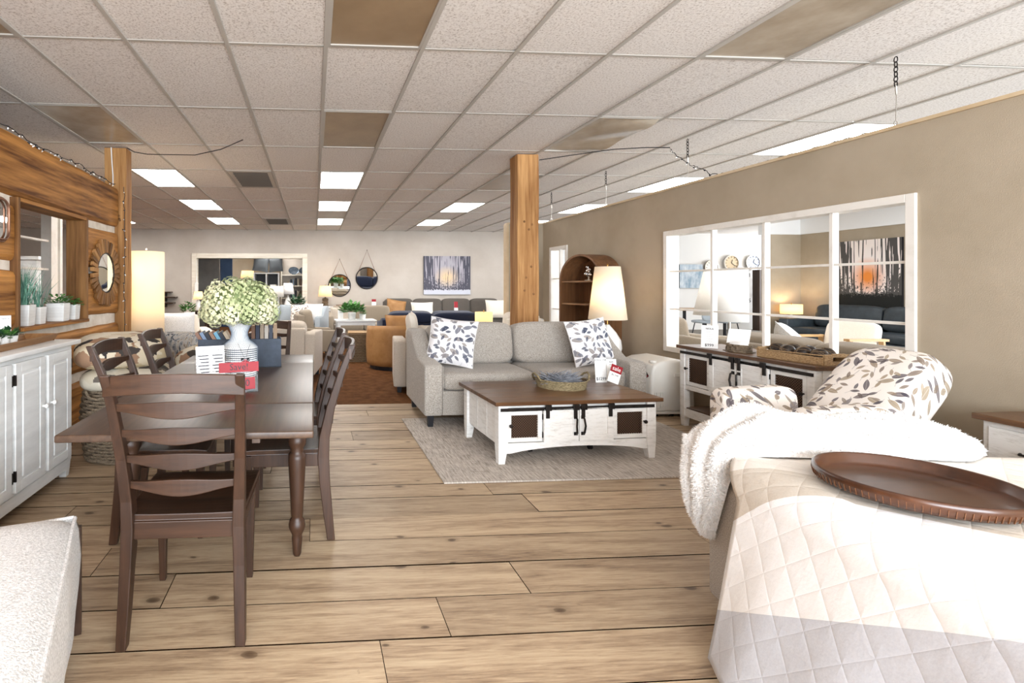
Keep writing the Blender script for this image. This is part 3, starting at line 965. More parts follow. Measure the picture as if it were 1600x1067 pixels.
# ---------------------------------------------------------------- dining set
def make_chair(name, label, group):
    """sitter looks along +y; origin on the floor under the seat"""
    t = thing(name, label, 'chair', (0, 0, 0), 0, group)
    prof = [(-.24, 0), (-.225, .12), (-.208, .28), (-.2, .42), (-.205, .52), (-.238, .68), (-.295, .86), (-.35, 1.0)]
    def post_y(z):
        for (a, z0), (b, z1) in zip(prof, prof[1:]):
            if z0 <= z <= z1: return a + (b - a) * (z - z0) / (z1 - z0)
        return prof[-1][0]
    def half(z): return .198 + (.026 * (z - .45) / .55 if z > .45 else .012 * (.45 - z) / .45)
    for s in (-1, 1):
        MB().sweep([(s * half(z), y, z) for y, z in prof], [(.018, .02), (.02, .024), (.021, .027), (.022, .03), (.021, .027), (.019, .022), (.017, .018), (.015, .016)]).build('rear_leg', MT['dark_wood'], t, bev=.004)
        MB().sweep([(s * .19, .185, 0), (s * .192, .185, .25), (s * .192, .185, .43)], [(.013, .013), (.018, .018), (.021, .021)]).build('front_leg', MT['dark_wood'], t, bev=.003)
    # back slats, bowed away from the sitter, with a wavy lower edge
    for k, (zc, h) in enumerate(((.965, .07), (.878, .044), (.78, .044), (.68, .044), (.58, .044))):
        w = half(zc) - .004 if k else half(zc) + .016
        def top(x): return zc + h / 2 + (.012 * math.cos(PI * x / 2) - .006 if k == 0 else .006 * math.cos(PI * x))
        def bot(x): return zc - h / 2 - (.012 * math.cos(PI * x) if k else -.016 * math.cos(PI * x / 2) + .006)
        mb = MB()
        n = 14
        vs = []; fs = []
        for i in range(n + 1):
            x = -1 + 2 * i / n
            yb = -.032 * (1 - x * x)
            for (zz, th) in ((bot(x), -.009), (bot(x), .009), (top(x), .009), (top(x), -.009)):
                vs.append((x * w, post_y(zc) + yb + th, zz))
        for i in range(n):
            for q in range(4):
                p = (q + 1) % 4
                fs.append((i * 4 + q, (i + 1) * 4 + q, (i + 1) * 4 + p, i * 4 + p))
        fs.append((0, 1, 2, 3)); fs.append((n * 4 + 3, n * 4 + 2, n * 4 + 1, n * 4))
        mb.add(vs, fs)
        mb.build('top_rail' if k == 0 else 'slat', MT['dark_wood_x'], t, bev=.003)
    # scooped seat
    def seat(u, v):
        x = (u - .5) * 2; y = (v - .5) * 2
        w = .222 + .008 * y
        sc = .016 * (1 - x ** 4) * max(0, 1 - (y + .15) ** 2)
        return (x * w, -.205 + (v) * .43, .468 - sc - .006 * max(0, y - .7) / .3)
    top = MB().grid(seat, 12, 12)
    n = len(top.v)
    rim = [i for i in range(13)] + [13 * j + 12 for j in range(1, 13)] + [13 * 12 + i for i in range(11, -1, -1)] + [13 * j for j in range(11, 0, -1)]
    low = [(top.v[i][0] * .985, top.v[i][1], .44) for i in rim]
    m = len(rim)
    top.v += low
    for k in range(m):
        q = (k + 1) % m
        top.f.append((rim[k], n + k, n + q, rim[q]))
    top.f.append(tuple(n + k for k in range(m)))
    top.uv = {}
    top.build('seat', MT['dark_wood_x'], t, smooth=False, bev=.004)
    MB().box(-.185, .185, .172, .196, .375, .439).build('apron', MT['dark_wood_x'], t, bev=.003)
    MB().box(-.19, .19, -.212, -.19, .375, .439).build('apron', MT['dark_wood_x'], t, bev=.003)
    for s in (-1, 1):
        MB().box(s * .2 - .011, s * .2 + .011, -.19, .172, .375, .439).build('apron', MT['dark_wood'], t, bev=.003)
    return t
G = 'ladder-back chairs at the dining table'
ch = make_chair('dining_chair', 'dark ladder-back chair nearest the camera, its back towards us', G)
ch.location = (-.475, 2.085, 0)
dup(ch, (-.15, 2.79, 0), 90, 'ladder-back dining chair nearer of two on the right side of the table', G)
dup(ch, (-.16, 3.43, 0), 92, 'ladder-back dining chair farther of two on the right side of the table', G)
dup(ch, (-.775, 2.82, 0), -88, 'ladder-back dining chair by the patchwork cushions, left side of the table', G)
dup(ch, (-.745, 3.46, 0), -88, 'ladder-back dining chair in front of the feather-print armchair', G)
dup(ch, (-.43, 4.0, 0), 180, 'ladder-back dining chair at the far end behind the book box', G)

# draw-leaf table
t = thing('dining_table', 'long dark wooden draw-leaf dining table with turned legs', 'table', (-.47, 2.935, 0))
def top_part(nm, y0, y1, z1):
    MB().box(-.47, .47, y0, y1, z1 - .028, z1).build(nm, MT['table_wood'], t, bev=.006, seg=3)
top_part('tabletop', -.602, .62, .76)
top_part('extension_leaf', -1.055, -.606, .758)
top_part('extension_leaf', .624, 1.055, .758)
MB().box(-.40, .40, -.50, -.478, .635, .731).build('apron', MT['dark_wood_x'], t)
MB().box(-.40, .40, .478, .50, .635, .731).build('apron', MT['dark_wood_x'], t)
for s in (-1, 1):
    MB().box(s * .39 - .011, s * .39 + .011, -.478, .478, .635, .731).build('apron', MT['table_wood'], t)
    MB().box(s * .25 - .015, s * .25 + .015, -1.0, 1.0, .70, .729).build('leaf_runner', MT['table_wood'], t)
prof = [(.016, 0), (.02, .01), (.026, .085), (.024, .10), (.040, .135), (.041, .15), (.036, .172), (.026, .185), (.029, .195), (.034, .30), (.041, .42), (.043, .47), (.041, .492), (.030, .50), (.034, .508), (.030, .516), (.043, .54), (.045, .555), (.041, .575), (.03, .59), (.038, .60), (.038, .612), (.03, .618)]
for sx in (-1, 1):
    for sy in (-1, 1):
        l = MB().lathe(prof, 20).build('leg', MT['dark_wood'], t, (sx * .39, sy * .50, 0), smooth=True)
        MB().box(-.042, .042, -.042, .042, .618, .731).build('leg_block', MT['dark_wood'], l, bev=.004)

# woven-texture vase with dried hydrangeas
VX, VY = -.445, 3.05
v = thing('vase', 'white grid-textured vase with flared neck on the dining table', 'vase', (VX, VY, .76))
pr = [(.0, 0), (.094, 0), (.1, .006), (.104, .03), (.108, .17), (.104, .178), (.085, .195), (.056, .218), (.047, .245), (.048, .265), (.06, .295), (.085, .325), (.108, .338), (.106, .34), (.08, .328), (.05, .3), (.04, .26), (.04, .22)]
MB().lathe(pr, 40).build('body', MT['ceramic'], v, smooth=True)
ln = MB()
for k in range(14):
    z = .012 + k * .012
    r = .101 + .007 * min(1, z / .17) + .0012
    ln.tube([(r * math.cos(a * 2 * PI / 32), r * math.sin(a * 2 * PI / 32), z) for a in range(32)], .0024, 4, True)
ln.build('ring_lines', M('grey_line', '39424e', None, .7), v)
ln = MB()
for k in range(56):
    a = 2 * PI * k / 56
    ln.tube([((r + .0012) * math.cos(a), (r + .0012) * math.sin(a), z) for r, z in pr[3:13]], .0013, 3)
ln.build('rib_lines', M('pale_line', '808a96', None, .7), v)

def hydrangea(loc, R, Hh, label, n=900, seed=1):
    t = thing('hydrangea_bunch', label, 'flowers', loc)
    r = random.Random(seed)
    # inner foliage dome
    MB().lathe([(0, .02), (R * .55, .03), (R * .8, Hh * .3), (R * .78, Hh * .6), (R * .5, Hh * .84), (0, Hh * .9)], 22).build('inner_blooms', MT['bloom_core'], t, smooth=True)
    heads = []
    for k in range(17):
        a = 2.4 * k
        q = (k + .5) / 17
        el = math.acos(1 - q * 1.25) if q < .8 else R_(95)
        heads.append((R * .72 * math.sin(el) * math.cos(a), R * .72 * math.sin(el) * math.sin(a), Hh * .42 + Hh * .36 * math.cos(el)))
    for k in range(11):
        a = 2 * PI * k / 11
        heads.append((R * .74 * math.cos(a), R * .74 * math.sin(a), Hh * .26))
    for hx, hy, hz in heads:
        mb = MB()
        rr = r.uniform(.062, .08)
        for k in range(75):
            z = 1 - 2 * (k + .5) / 75
            a = 2.39996 * k
            q = math.sqrt(1 - z * z)
            nrm = Vector((q * math.cos(a), q * math.sin(a), z))
            p = Vector((hx, hy, hz)) + nrm * rr * r.uniform(.85, 1.12)
            t1 = nrm.cross(Vector((.3, .5, .8))).normalized()
            t2 = nrm.cross(t1)
            s0 = r.uniform(.011, .018)
            rot = r.uniform(0, 6)
            for f in range(4):
                b = rot + f * PI / 2
                d1 = t1 * math.cos(b) + t2 * math.sin(b)
                d2 = t1 * math.cos(b + .75) + t2 * math.sin(b + .75)
                d3 = t1 * math.cos(b - .75) + t2 * math.sin(b - .75)
                mb.add([p, p + d3 * s0 * .75 + nrm * .003, p + d1 * s0 * 1.15 + nrm * r.uniform(-.004, .007), p + d2 * s0 * .75 + nrm * .003], [(0, 1, 2, 3)])
        mb.build('flower_head', MT['petal'] if r.random() < .6 else MT['petal_pale'], t)
    lf = MB()
    for k in range(9):
        a = 2 * PI * k / 9 + r.uniform(-.2, .2)
        d = Vector((math.cos(a), math.sin(a), 0)); sd = Vector((-d.y, d.x, 0))
        L = r.uniform(.11, .17)
        p0 = Vector((0, 0, .02)) + d * .05
        MB().add([p0, p0 + d * L * .5 + sd * .035 - Vector((0, 0, .0)), p0 + d * L - Vector((0, 0, .012)), p0 + d * L * .5 - sd * .035], [(0, 1, 2, 3)]).build('leaf', MT['slate_leaf'], t)
    return t
MT['bloom_core'] = M('bloom_core', '5f6d45', '7d8a5c', .9, scale=(20, 20, 20))
MT['slate_leaf'] = M('slate_leaf', '4c5a58', '6f7b74', .7, scale=(15, 15, 15))
hydrangea((VX, VY, 1.075), .23, .27, 'big dome of pale green dried hydrangeas in the white vase', seed=4)

# red and black tags hanging on the vase
t = thing('hang_tag', 'small red and black price tags hanging on the vase by strings', 'tag', (VX + .045, VY - .118, .83))
cords = MB().tube([(-.04, .02, .135), (-.02, .0, .1), (0, 0, .055)], .0012, 4).tube([(.03, .02, .13), (.02, 0, .1), (.012, 0, .06)], .0012, 4)
cords.build('string', MT['black'], t)
for k, (x, a) in enumerate(((-.004, 12), (.016, -14))):
    c = MB().obox((x, -.004 * k, .022), (.026, .0015, .05), RY(a)).build('card', MT['red'], t)
    MB().obox((x + (.012 if a < 0 else -.01) * .6, -.0015 - .004 * k, .046), (.016, .0015, .018), RY(a)).build('clip', MT['black'], c)
    MB().obox((x + .001, -.0015 - .004 * k, .006), (.02, .0008, .01), RY(a)).build('print', MT['paper'], c)

# long box of books
bx, by = -.49, 3.42
BRZ = 4
t = thing('book_box', 'long dark slate box holding books behind the vase', 'box', (bx, by, .76), BRZ)
b = MB()
b.box(-.27, .27, -.075, -.065, .004, .19).box(-.27, .27, .065, .075, .004, .19).box(-.27, -.26, -.065, .065, .004, .19).box(.26, .27, -.065, .065, .004, .19).box(-.26, .26, -.065, .065, .004, .014)
b.build('body', MT['book_box'], t, bev=.003)
MB().box(-.272, .272, -.078, .078, 0, .004).build('base_strip', MT['black'], t)
bcols = [('7d5a48', 'brown'), ('6f7f96', 'grey-blue'), ('20232c', 'black'), ('8a6a55', 'tan-brown'), ('6fa3bd', 'sky blue'), ('2e3442', 'dark navy'), ('c3b29b', 'cream')]
bm = {}
def book(loc, rz, lean, w, h, d, colr, label, grp):
    t = thing('book', label, 'book', loc, rz, grp)
    if colr not in bm: bm[colr] = M('cover_' + colr, colr, None, .6)
    m = RY(lean)
    MB().obox((0, 0, h / 2), (w, d, h), m).build('cover', bm[colr], t)
    MB().obox(m @ Vector((0, 0, h / 2 + .001)) - Vector((0, 0, h / 2)) + Vector((0, 0, h / 2)) if False else (0, 0, h / 2), (w * .72, d * .96, h + .003), m).build('pages', MT['paper_cream'], t)
    return t
MT['paper_cream'] = M('paper_cream', 'd9c9a8', 'c7b591', .9, scale=(60, 60, 4))
bd = Vector((math.cos(R_(BRZ)), math.sin(R_(BRZ))))
for k, (c, n) in enumerate(bcols):
    x = -.225 + .03 * k
    book((bx + bd.x * x, by + bd.y * x, .776), BRZ, -30, .022, .235, .12, c, '%s book leaning in the left end of the slate box' % n, 'books in the slate box')
for k, (c, n) in enumerate([('6b4c38', 'brown'), ('23283a', 'navy'), ('8b7a68', 'taupe'), ('a39a90', 'light grey'), ('2a2f3e', 'dark slate'), ('8a7158', 'tan')]):
    x = .085 + .029 * k
    book((bx + bd.x * x, by + bd.y * x, .776), BRZ, 0, .024, .26 + .004 * (k % 3), .12, c, '%s book standing upright in the right end of the slate box' % n, 'books in the slate box')

# acrylic sign holders on the table
def sign_stand(name, loc, rz, w, h, label, sheets, lean=10):
    t = thing(name, label, 'sign', loc, rz)
    m = RX(-lean)
    MB().obox(m @ Vector((0, 0, h / 2)), (w, .004, h), m).build('holder', MT['clear'], t)
    MB().obox((0, .045, .002), (w, .09, .004)).build('foot', MT['clear'], t)
    for (x, z, sw, sh, mt, txts) in sheets:
        bars = [(q, dz_) for q in (-.25, .25) for dz_ in range(8)] if mt == 'paper' else []
        c = m @ Vector((x, -.004, z))
        s = MB().obox(c, (sw, .001, sh), m).build('sheet', MT[mt], t)
        if txts:
            tb = MB()
            for (body, size, dz, dx) in txts:
                tb.text(body, size, m @ RX(90), m @ Vector((x + dx, -.0052, z + dz)), ext=.0002)
            for q, dz_ in bars:
                tb.obox(m @ Vector((x + q * sw + .004 * (dz_ % 3), -.0052, z + sh * .24 - dz_ * .018)), (sw * (.36 - .04 * (dz_ % 3)), .0006, .005), m)
            tb.build('print', MT['ink'] if mt != 'red' else MT['black'], s)
    return t
lines = lambda z: [('-------------', .012, z - .02 * k, 0) for k in range(7)]
sign_stand('price_sign', (-.56, 2.79, .76), 24, .17, .23, 'clear acrylic stand with white printed price sheets on the dining table',
           [(-.0, .11, .155, .2, 'paper', [('oak', .018, .078, -.04), ('oak', .018, .078, .04)] + [('mnmn mn mnm', .012, .05 - .018 * k, -.04) for k in range(7)] + [('mn mnmn mn', .012, .05 - .018 * k, .04) for k in range(6)])])
sign_stand('sale_sign', (-.375, 2.57, .76), 16, .19, .165, 'red sale card in an acrylic stand behind the near chair',
           [(0, .128, .2, .05, 'red', [('Save!', .046, 0, 0)]), (-.01, .045, .18, .06, 'red', [('$1000', .05, 0, 0)])])
# ---------------------------------------------------------------- sofas and chairs
def soft_part(name, mat, parent, c, size, e1=.35, e2=.3, m=None, nu=32, nv=16):
    return MB().soft((0, 0, 0), size, e1, e2, nu, nv, m).build(name, MT[mat], parent, c, smooth=True)

def rbox(name, mat, parent, b, bev=.03, seg=4):
    return MB().box(*b).build(name, MT[mat], parent, bev=bev, seg=seg)

def sofa(name, label, cat, loc, rz, w, d, h, mat, n=2, arm=.16, arm_h=.58, arm_back=None, seat_h=.46, base=.12, pillows=(), legmat='black', group=None, seat_d=None, cushion_e=.3, back_n=None, back_t=.2):
    """front faces -y, origin on the floor"""
    t = thing(name, label, cat, loc, rz, group)
    W2, D2 = w / 2, d / 2
    ab = arm_back or arm_h
    for s in (-1, 1):
        prof = [(-D2, base), (-D2, arm_h - .03), (-D2 + .02, arm_h), (-D2 + d * .35, arm_h + .01), (-D2 + d * .55, arm_h + (ab - arm_h) * .45), (-D2 + d * .72, arm_h + (ab - arm_h) * .9), (D2 - .06, ab), (D2, ab - .03), (D2, base)]
        x0 = s * W2 - (arm if s > 0 else 0)
        MB().prism(prof, 'x', x0, x0 + arm).build('arm', MT[mat], t, bev=.02, seg=3)
    rbox('base_frame', mat, t, (-W2 + arm - .004, W2 - arm + .004, -D2 + .02, D2 - .02, base, seat_h - .17), .012)
    rbox('back_panel', mat, t, (-W2 + arm - .004, W2 - arm + .004, D2 - .14, D2, base, h - .06), .03)
    iw = w - 2 * arm
    sd = d - .2
    cw = iw / n
    for k in range(n):
        x = -iw / 2 + cw * (k + .5)
        soft_part('seat_cushion', mat, t, (x, -D2 + .01 + sd / 2, seat_h - .085), (cw - .006, sd, .18), .3, .18)
    bn = back_n or n
    cw = iw / bn
    bh = h - seat_h + .04
    for k in range(bn):
        x = -iw / 2 + cw * (k + .5)
        soft_part('back_cushion', mat, t, (x, D2 - .14 - back_t * .42, seat_h + bh / 2 - .02), (cw - .006, back_t + .04, bh), .34, .3, RX(-9))
    for sx in (-1, 1):
        for sy in (-1, 1):
            MB().sweep([(sx * (W2 - .07), sy * (D2 - .08), 0), (sx * (W2 - .07), sy * (D2 - .08), base + .01)], [(.022, .022), (.03, .03)]).build('foot', MT[legmat], t)
    return t

def throw_pillow(label, loc, rz, tilt, w, h, th, mat, roll=0, group=None):
    t = thing('throw_pillow', label, 'pillow', loc, rz, group)
    m = RX(-tilt) @ RY(roll)
    mb = MB().pillow(w, h, th)
    mb.v = [tuple(m @ Vector(p)) for p in mb.v]
    zmin = min(p[2] for p in mb.v)
    mb.v = [(p[0], p[1], p[2] - zmin) for p in mb.v]
    mb.build('cover', MT[mat], t, smooth=True)
    n = 40
    pts = []
    for k in range(n):
        a = 4 * k / n
        s_ = int(a); f = a - s_
        x, z = [(-1 + 2 * f, -1), (1, -1 + 2 * f), (1 - 2 * f, 1), (-1, 1 - 2 * f)][s_]
        p = m @ Vector((x * (1 - .07 * (1 - z * z)) * w / 2, 0, z * (1 - .07 * (1 - x * x)) * h / 2))
        pts.append((p.x, p.y, p.z - zmin))
    MB().tube(pts, .005, 5, True).build('piping', MT[mat if 'floral' not in mat else 'piping'], t, smooth=True)
    return t
MT['piping'] = M('piping', 'c9c5c2', None, .9)

# rug, loveseat
t = tag(MB().box(-1.205, 1.205, -.80, .80, 0, .012).build('area_rug', MT['rug'], None, (2.06, 4.04, 0), bev=.004), 'pale grey striped area rug under the white coffee table', 'rug')
LS = sofa('loveseat', 'light grey tweed loveseat with swept arms facing the coffee table', 'sofa', (2.05, 4.92, .012), 0, 2.1, .9, .89, 'sofa_grey', 2, .17, .58, .84, .5, .11, back_t=.24)
MB().tube([(-1.05 + .17, -.452, .12), (-1.05 + .17, -.452, .56)], .004, 5).build('welt', MT['sofa_grey'], LS)
MB().tube([(1.05 - .17, -.452, .12), (1.05 - .17, -.452, .56)], .004, 5).build('welt', MT['sofa_grey'], LS)
throw_pillow('blue-grey leaf print pillow at the left arm of the loveseat', (1.34, 4.80, .515), -22, 16, .46, .46, .15, 'floral_blue', 6)
throw_pillow('blue-grey leaf print pillow at the right arm of the loveseat', (2.72, 4.78, .515), 12, 16, .48, .45, .15, 'floral_blue', -5)

# ---------------------------------------------------------------- barn-door coffee table and sideboard
def strip_mesh(mb, x0, x1, z0, z1, y, n=11, r=.0022):
    w, h = x1 - x0, z1 - z0
    st = w / n
    L = w + h
    k = 0
    a = -h
    while a < w:
        for sg in (1, -1):
            p = []
            for (px, pz) in ((a, 0), (a + h, h)):
                p.append([px, pz])
            (xa, za), (xb, zb) = p
            if xa < 0: za += -xa; xa = 0
            if xb > w: zb -= xb - w; xb = w
            if sg < 0: za, zb = h - za, h - zb
            mb.bar((x0 + xa, y, z0 + za), (x0 + xb, y, z0 + zb), r * 1.6, r, (0, 1, 0))
        a += st

def barn_front(t, w, z0, z1, yf, k=1.0):
    """doors, rail and handles on the front plane y = yf, between z0 and z1"""
    W2 = w / 2 - .06
    dz = .042
    dw = W2 / 2
    zt = z1 - dz
    for s in (-1, 1):
        xo0, xo1 = (-W2, -W2 + dw) if s < 0 else (W2 - dw, W2)
        c = (xo0 + xo1) / 2
        # outer door with wire window
        f = MB()
        st = .036
        f.box(xo0 + .004, xo0 + st, yf - .012, yf, z0 + .006, zt - .006).box(xo1 - st, xo1 - .004, yf - .012, yf, z0 + .006, zt - .006)
        f.box(xo0 + st, xo1 - st, yf - .012, yf, z0 + .006, z0 + st).box(xo0 + st, xo1 - st, yf - .012, yf, zt - st, zt - .006)
        d = f.build('wire_door', MT['distressed'], t, bev=.002)
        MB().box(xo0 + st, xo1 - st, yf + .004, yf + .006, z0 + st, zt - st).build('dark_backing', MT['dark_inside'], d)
        mm = MB()
        strip_mesh(mm, xo0 + st, xo1 - st, z0 + st, zt - st, yf - .004)
        mm.build('wire_mesh', MT['mesh_wire'], d)
        kx = xo0 + .025 if s < 0 else xo1 - .025
        MB().lathe([(0, .03), (.012, .028), (.014, .02), (.006, .012), (.006, 0)], 12).build('knob', MT['black_iron'], d, (kx, yf - .012, (z0 + zt) / 2 + .01), (R_(90), 0, 0))
        hx = xo1 + .002 if s < 0 else xo0 - .002
        for q in (.22, .78):
            MB().box(hx - .006, hx + .006, yf - .016, yf, z0 + (zt - z0) * q - .02, z0 + (zt - z0) * q + .02).build('hinge', MT['black_iron'], d)
        # sliding centre door
        xi0, xi1 = (-W2 + dw, 0) if s < 0 else (0, W2 - dw)
        yd = yf - .006
        p = MB().box(xi0 + .004, xi1 - .004, yd - .016, yd, z0 + .004, zt + .008)
        d = p.build('sliding_door', MT['distressed'], t, bev=.002)
        fr = MB()
        st = .05
        fr.box(xi0 + .004, xi0 + st, yd - .022, yd - .016, z0 + .004, zt + .008).box(xi1 - st, xi1 - .004, yd - .022, yd - .016, z0 + .004, zt + .008)
        fr.box(xi0 + st, xi1 - st, yd - .022, yd - .016, z0 + .004, z0 + st).box(xi0 + st, xi1 - st, yd - .022, yd - .016, zt - st + .012, zt + .008)
        fr.build('door_frame', MT['distressed'], d)
        hx = s * .028
        zm = (z0 + zt) / 2
        pts = [(hx - s * .0, yd - .024, zm + .062), (hx, yd - .045, zm + .05), (hx + s * .006, yd - .05, zm), (hx, yd - .045, zm - .05), (hx, yd - .024, zm - .062)]
        h = MB().tube(pts, .0075, 6)
        h.box(hx - .014, hx + .014, yd - .026, yd - .02, zm + .048, zm + .072).box(hx - .014, hx + .014, yd - .026, yd - .02, zm - .072, zm - .048)
        h.build('handle', MT['black_iron'], d)
        for hx in ((xi0 + .03, xi1 - .03)):
            hg = MB().box(hx - .014, hx + .014, yf - .036, yf - .028, zt - .06, z1 - .006)
            hg.box(hx - .022, hx + .022, yf - .05, yf - .036, z1 - .044, z1 - .002)
            hg.build('hanger', MT['black_iron'], d, bev=.002)
    MB().box(-w / 2 + .008, w / 2 - .008, yf - .028, yf - .018, zt - .004, zt + .02).build('sliding_rail', MT['black_iron'], t, bev=.002)
    MB().box(-w / 2 + .01, w / 2 - .01, yf - .004, yf, zt, z1).build('top_rail_board', MT['distressed'], t)

ct = thing('coffee_table', 'distressed white coffee table with brown top and black sliding barn doors', 'table', (1.925, 3.915, .012), 3)
w, d, h = 1.22, .70, .458
for i in range(5):
    y0 = -.39 + .156 * i
    MB().box(-.65, .65, y0 + .0007, y0 + .1553, h - .028, h).build('top_plank', MT['brown_top'], ct, bev=.0025)
for sx in (-1, 1):
    for sy in (-1, 1):
        x, y = sx * (w / 2 - .03), sy * (d / 2 - .03)
        MB().sweep([(x + sx * .008, y + sy * .004, 0), (x, y, .13), (x, y, h - .028)], [(.024, .024), (.036, .036), (.036, .036)]).build('leg', MT['distressed'], ct, bev=.003)
body = MB().box(-w / 2 + .03, w / 2 - .03, -d / 2 + .03, d / 2 - .03, .115, h - .03)
body.build('body', MT['distressed'], ct)
for s in (-1, 1):
    e = MB()
    for k in range(3):
        y0 = -d / 2 + .068 + k * (d - .136) / 3
        MB().box(s * (w / 2 - .022) - .008, s * (w / 2 - .022) + .008, y0 + .002, y0 + (d - .136) / 3 - .002, .13, h - .03).build('end_board', MT['distressed'], ct, bev=.002)
arch = [(-w / 2 + .06, .15), (-w / 2 + .06, .075)] + [(-w / 2 + .09 + (w - .18) * k / 12, .075 + .04 * math.sin(PI * k / 12) ** .7) for k in range(13)] + [(w / 2 - .06, .075), (w / 2 - .06, .15)]
MB().prism(arch, 'y', -d / 2 + .004, -d / 2 + .02).build('arched_apron', MT['distressed'], ct)
barn_front(ct, w, .15, h - .03, -d / 2 + .018)
for x in (-.25, .25):
    c = MB().tube([(x - .012, -.1, .022), (x + .012, -.1, .022)], .022, 12)
    c.box(x - .02, x + .02, -.11, -.09, .03, .115)
    c.build('caster', MT['black_iron'], ct)

# sideboard under the partition window (front looks towards -x)
sb = thing('sideboard', 'distressed white sideboard with barn doors under the partition window', 'sideboard', (3.645, 3.86, 0), -90)
w, d, h = 1.27, .42, .75
MB().box(-.66, .66, -.23, .225, h - .03, h).build('top', MT['brown_top'], sb, bev=.003)
for sx in (-1, 1):
    for sy in (-1, 1):
        x, y = sx * (w / 2 - .028), sy * (d / 2 - .028)
        MB().sweep([(x, y, 0), (x, y, .1), (x, y, h - .03)], [(.022, .022), (.028, .028), (.028, .028)]).build('leg', MT['distressed'], sb, bev=.003)
MB().box(-w / 2 + .03, w / 2 - .03, -d / 2 + .03, d / 2 - .01, .36, h - .03).build('body', MT['distressed'], sb)
MB().box(-w / 2 + .03, w / 2 - .03, -d / 2 + .02, d / 2 - .01, .15, .175).build('lower_shelf', MT['brown_top'], sb)
MB().box(-w / 2 + .05, w / 2 - .05, -d / 2 + .008, -d / 2 + .025, .09, .165).build('shelf_rail', MT['distressed'], sb, bev=.002)
MB().box(-w / 2 + .05, w / 2 - .05, -d / 2 + .008, -d / 2 + .03, .345, .385).build('bottom_rail', MT['distressed'], sb, bev=.002)
for s in (-1, 1):
    MB().box(s * w / 2 - .012, s * w / 2 + .004, -d / 2 + .056, d / 2 - .056, .37, h - .03).build('end_panel', MT['distressed'], sb, bev=.002)
barn_front(sb, w, .385, h - .03, -d / 2 + .02)

# ---------------------------------------------------------------- things on the coffee table
def woven_ring(prof, n, c=(0, 0, 0), sx=1, sy=1, k=40, amp=.004):
    """lathe whose rows alternate in and out like basket weave"""
    mb = MB()
    vs = []; fs = []
    for j, (r, z) in enumerate(prof):
        for i in range(n):
            a = 2 * PI * i / n
            q = r + amp * math.sin(k * a / 2 + PI * j)
            vs.append((c[0] + q * math.cos(a) * sx, c[1] + q * math.sin(a) * sy, c[2] + z))
    for j in range(len(prof) - 1):
        for i in range(n):
            q = (i + 1) % n
            fs.append((j * n + i, j * n + q, (j + 1) * n + q, (j + 1) * n + i))
    mb.add(vs, fs)
    return mb
bt = thing('basket_tray', 'shallow round woven tray with handles on the coffee table', 'basket', (2.04, 4.02, .470))
pr = [(.19 + .012 * (z / .065), z) for z in [i * .0065 for i in range(11)]]
woven_ring(pr, 96, k=96, amp=.0022).build('wall', MT['seagrass'], bt, smooth=True)
MB().lathe([(0, .004), (.188, .004), (.19, .0)], 40).build('base', MT['seagrass'], bt)
woven_ring([(.186 + .012 * (z / .065), z) for z in [.065, .05, .03, .005]], 64, amp=.001).build('inner_wall', MT['wicker_dark'], bt)
MB().tube([(.202 * math.cos(a * PI / 24), .202 * math.sin(a * PI / 24), .066) for a in range(48)], .006, 6, True).build('rim', MT['seagrass'], bt, smooth=True)
for s in (-1, 1):
    MB().tube([(s * .2, -.07, .06), (s * .218, -.045, .10), (s * .228, 0, .115), (s * .218, .045, .10), (s * .2, .07, .06)], .008, 6).build('handle', MT['seagrass'], bt, smooth=True)
lv = thing('lavender_bunch', 'heap of dried grey lavender lying in the woven tray', 'dried flowers', (2.04, 4.02, .4755))
r = random.Random(12)
for q in range(4):
    mb = MB()
    for k in range(130):
        x0 = r.uniform(-.10, .04); y0 = r.uniform(-.07, .07)
        a = r.uniform(-.5, .5) + (0 if q < 3 else PI)
        L = r.uniform(.08, .15)
        el = r.uniform(.0, .9)
        z0 = .012 + r.uniform(0, .05)
        p = Vector((x0, y0, z0)); dd = Vector((math.cos(a) * math.cos(el), math.sin(a), math.sin(el) * .6)).normalized()
        mb.tube([p, p + dd * L * .6], .0012, 3)
        mb.tube([p + dd * L * .5, p + dd * L * .75, p + dd * L], [.0018, .0036, .001], 4)
    tag(mb.build('sprigs', MT['lavender'], lv), kind='stuff')
def card(name, label, loc, rz, w, h, mat, texts, band=None, lean=14, roll=0, cat='sign', tm='ink'):
    t = thing(name, label, cat, loc, rz)
    m = RX(-lean) @ RY(roll)
    hh = h / 2 * math.cos(R_(roll)) + w / 2 * abs(math.sin(R_(roll)))
    c0 = Vector((0, 0, hh * math.cos(R_(lean)) + .001))
    MB().obox(c0, (w, .003, h), m).build('card', MT[mat], t)
    if band:
        MB().obox(c0 + m @ Vector((0, -.002, h / 2 - band / 2)), (w, .0015, band), m).build('band', MT['red'], t)
    for (body, size, dx, dz, mt) in texts:
        MB().text(body, size, m @ RX(90), c0 + m @ Vector((dx, -.0036, dz)), ext=.0003).build('lettering', MT[mt], t)
    return t
info = [('SOFA & LOVE', .017, 0, .085, 'ink')] + [('.... ....... ....', .012, 0, .06 - .018 * k, 'ink') for k in range(5)] + [('$1299', .036, 0, -.075, 'ink')]
card('price_card', 'white printed price card standing at the back of the coffee table', (2.47, 4.17, .471), 0, .10, .21, 'paper', info, lean=6)
card('sale_tag', 'tilted white tag with a red sale band beside the coffee table price card', (2.53, 4.06, .471), 0, .10, .15, 'paper', [('sale', .05, 0, .045, 'paper'), ('$1,199', .022, 0, -.01, 'ink'), ('.. ... ....', .013, 0, -.03, 'ink'), ('... ....', .013, 0, -.048, 'ink')], .062, 8, 22)
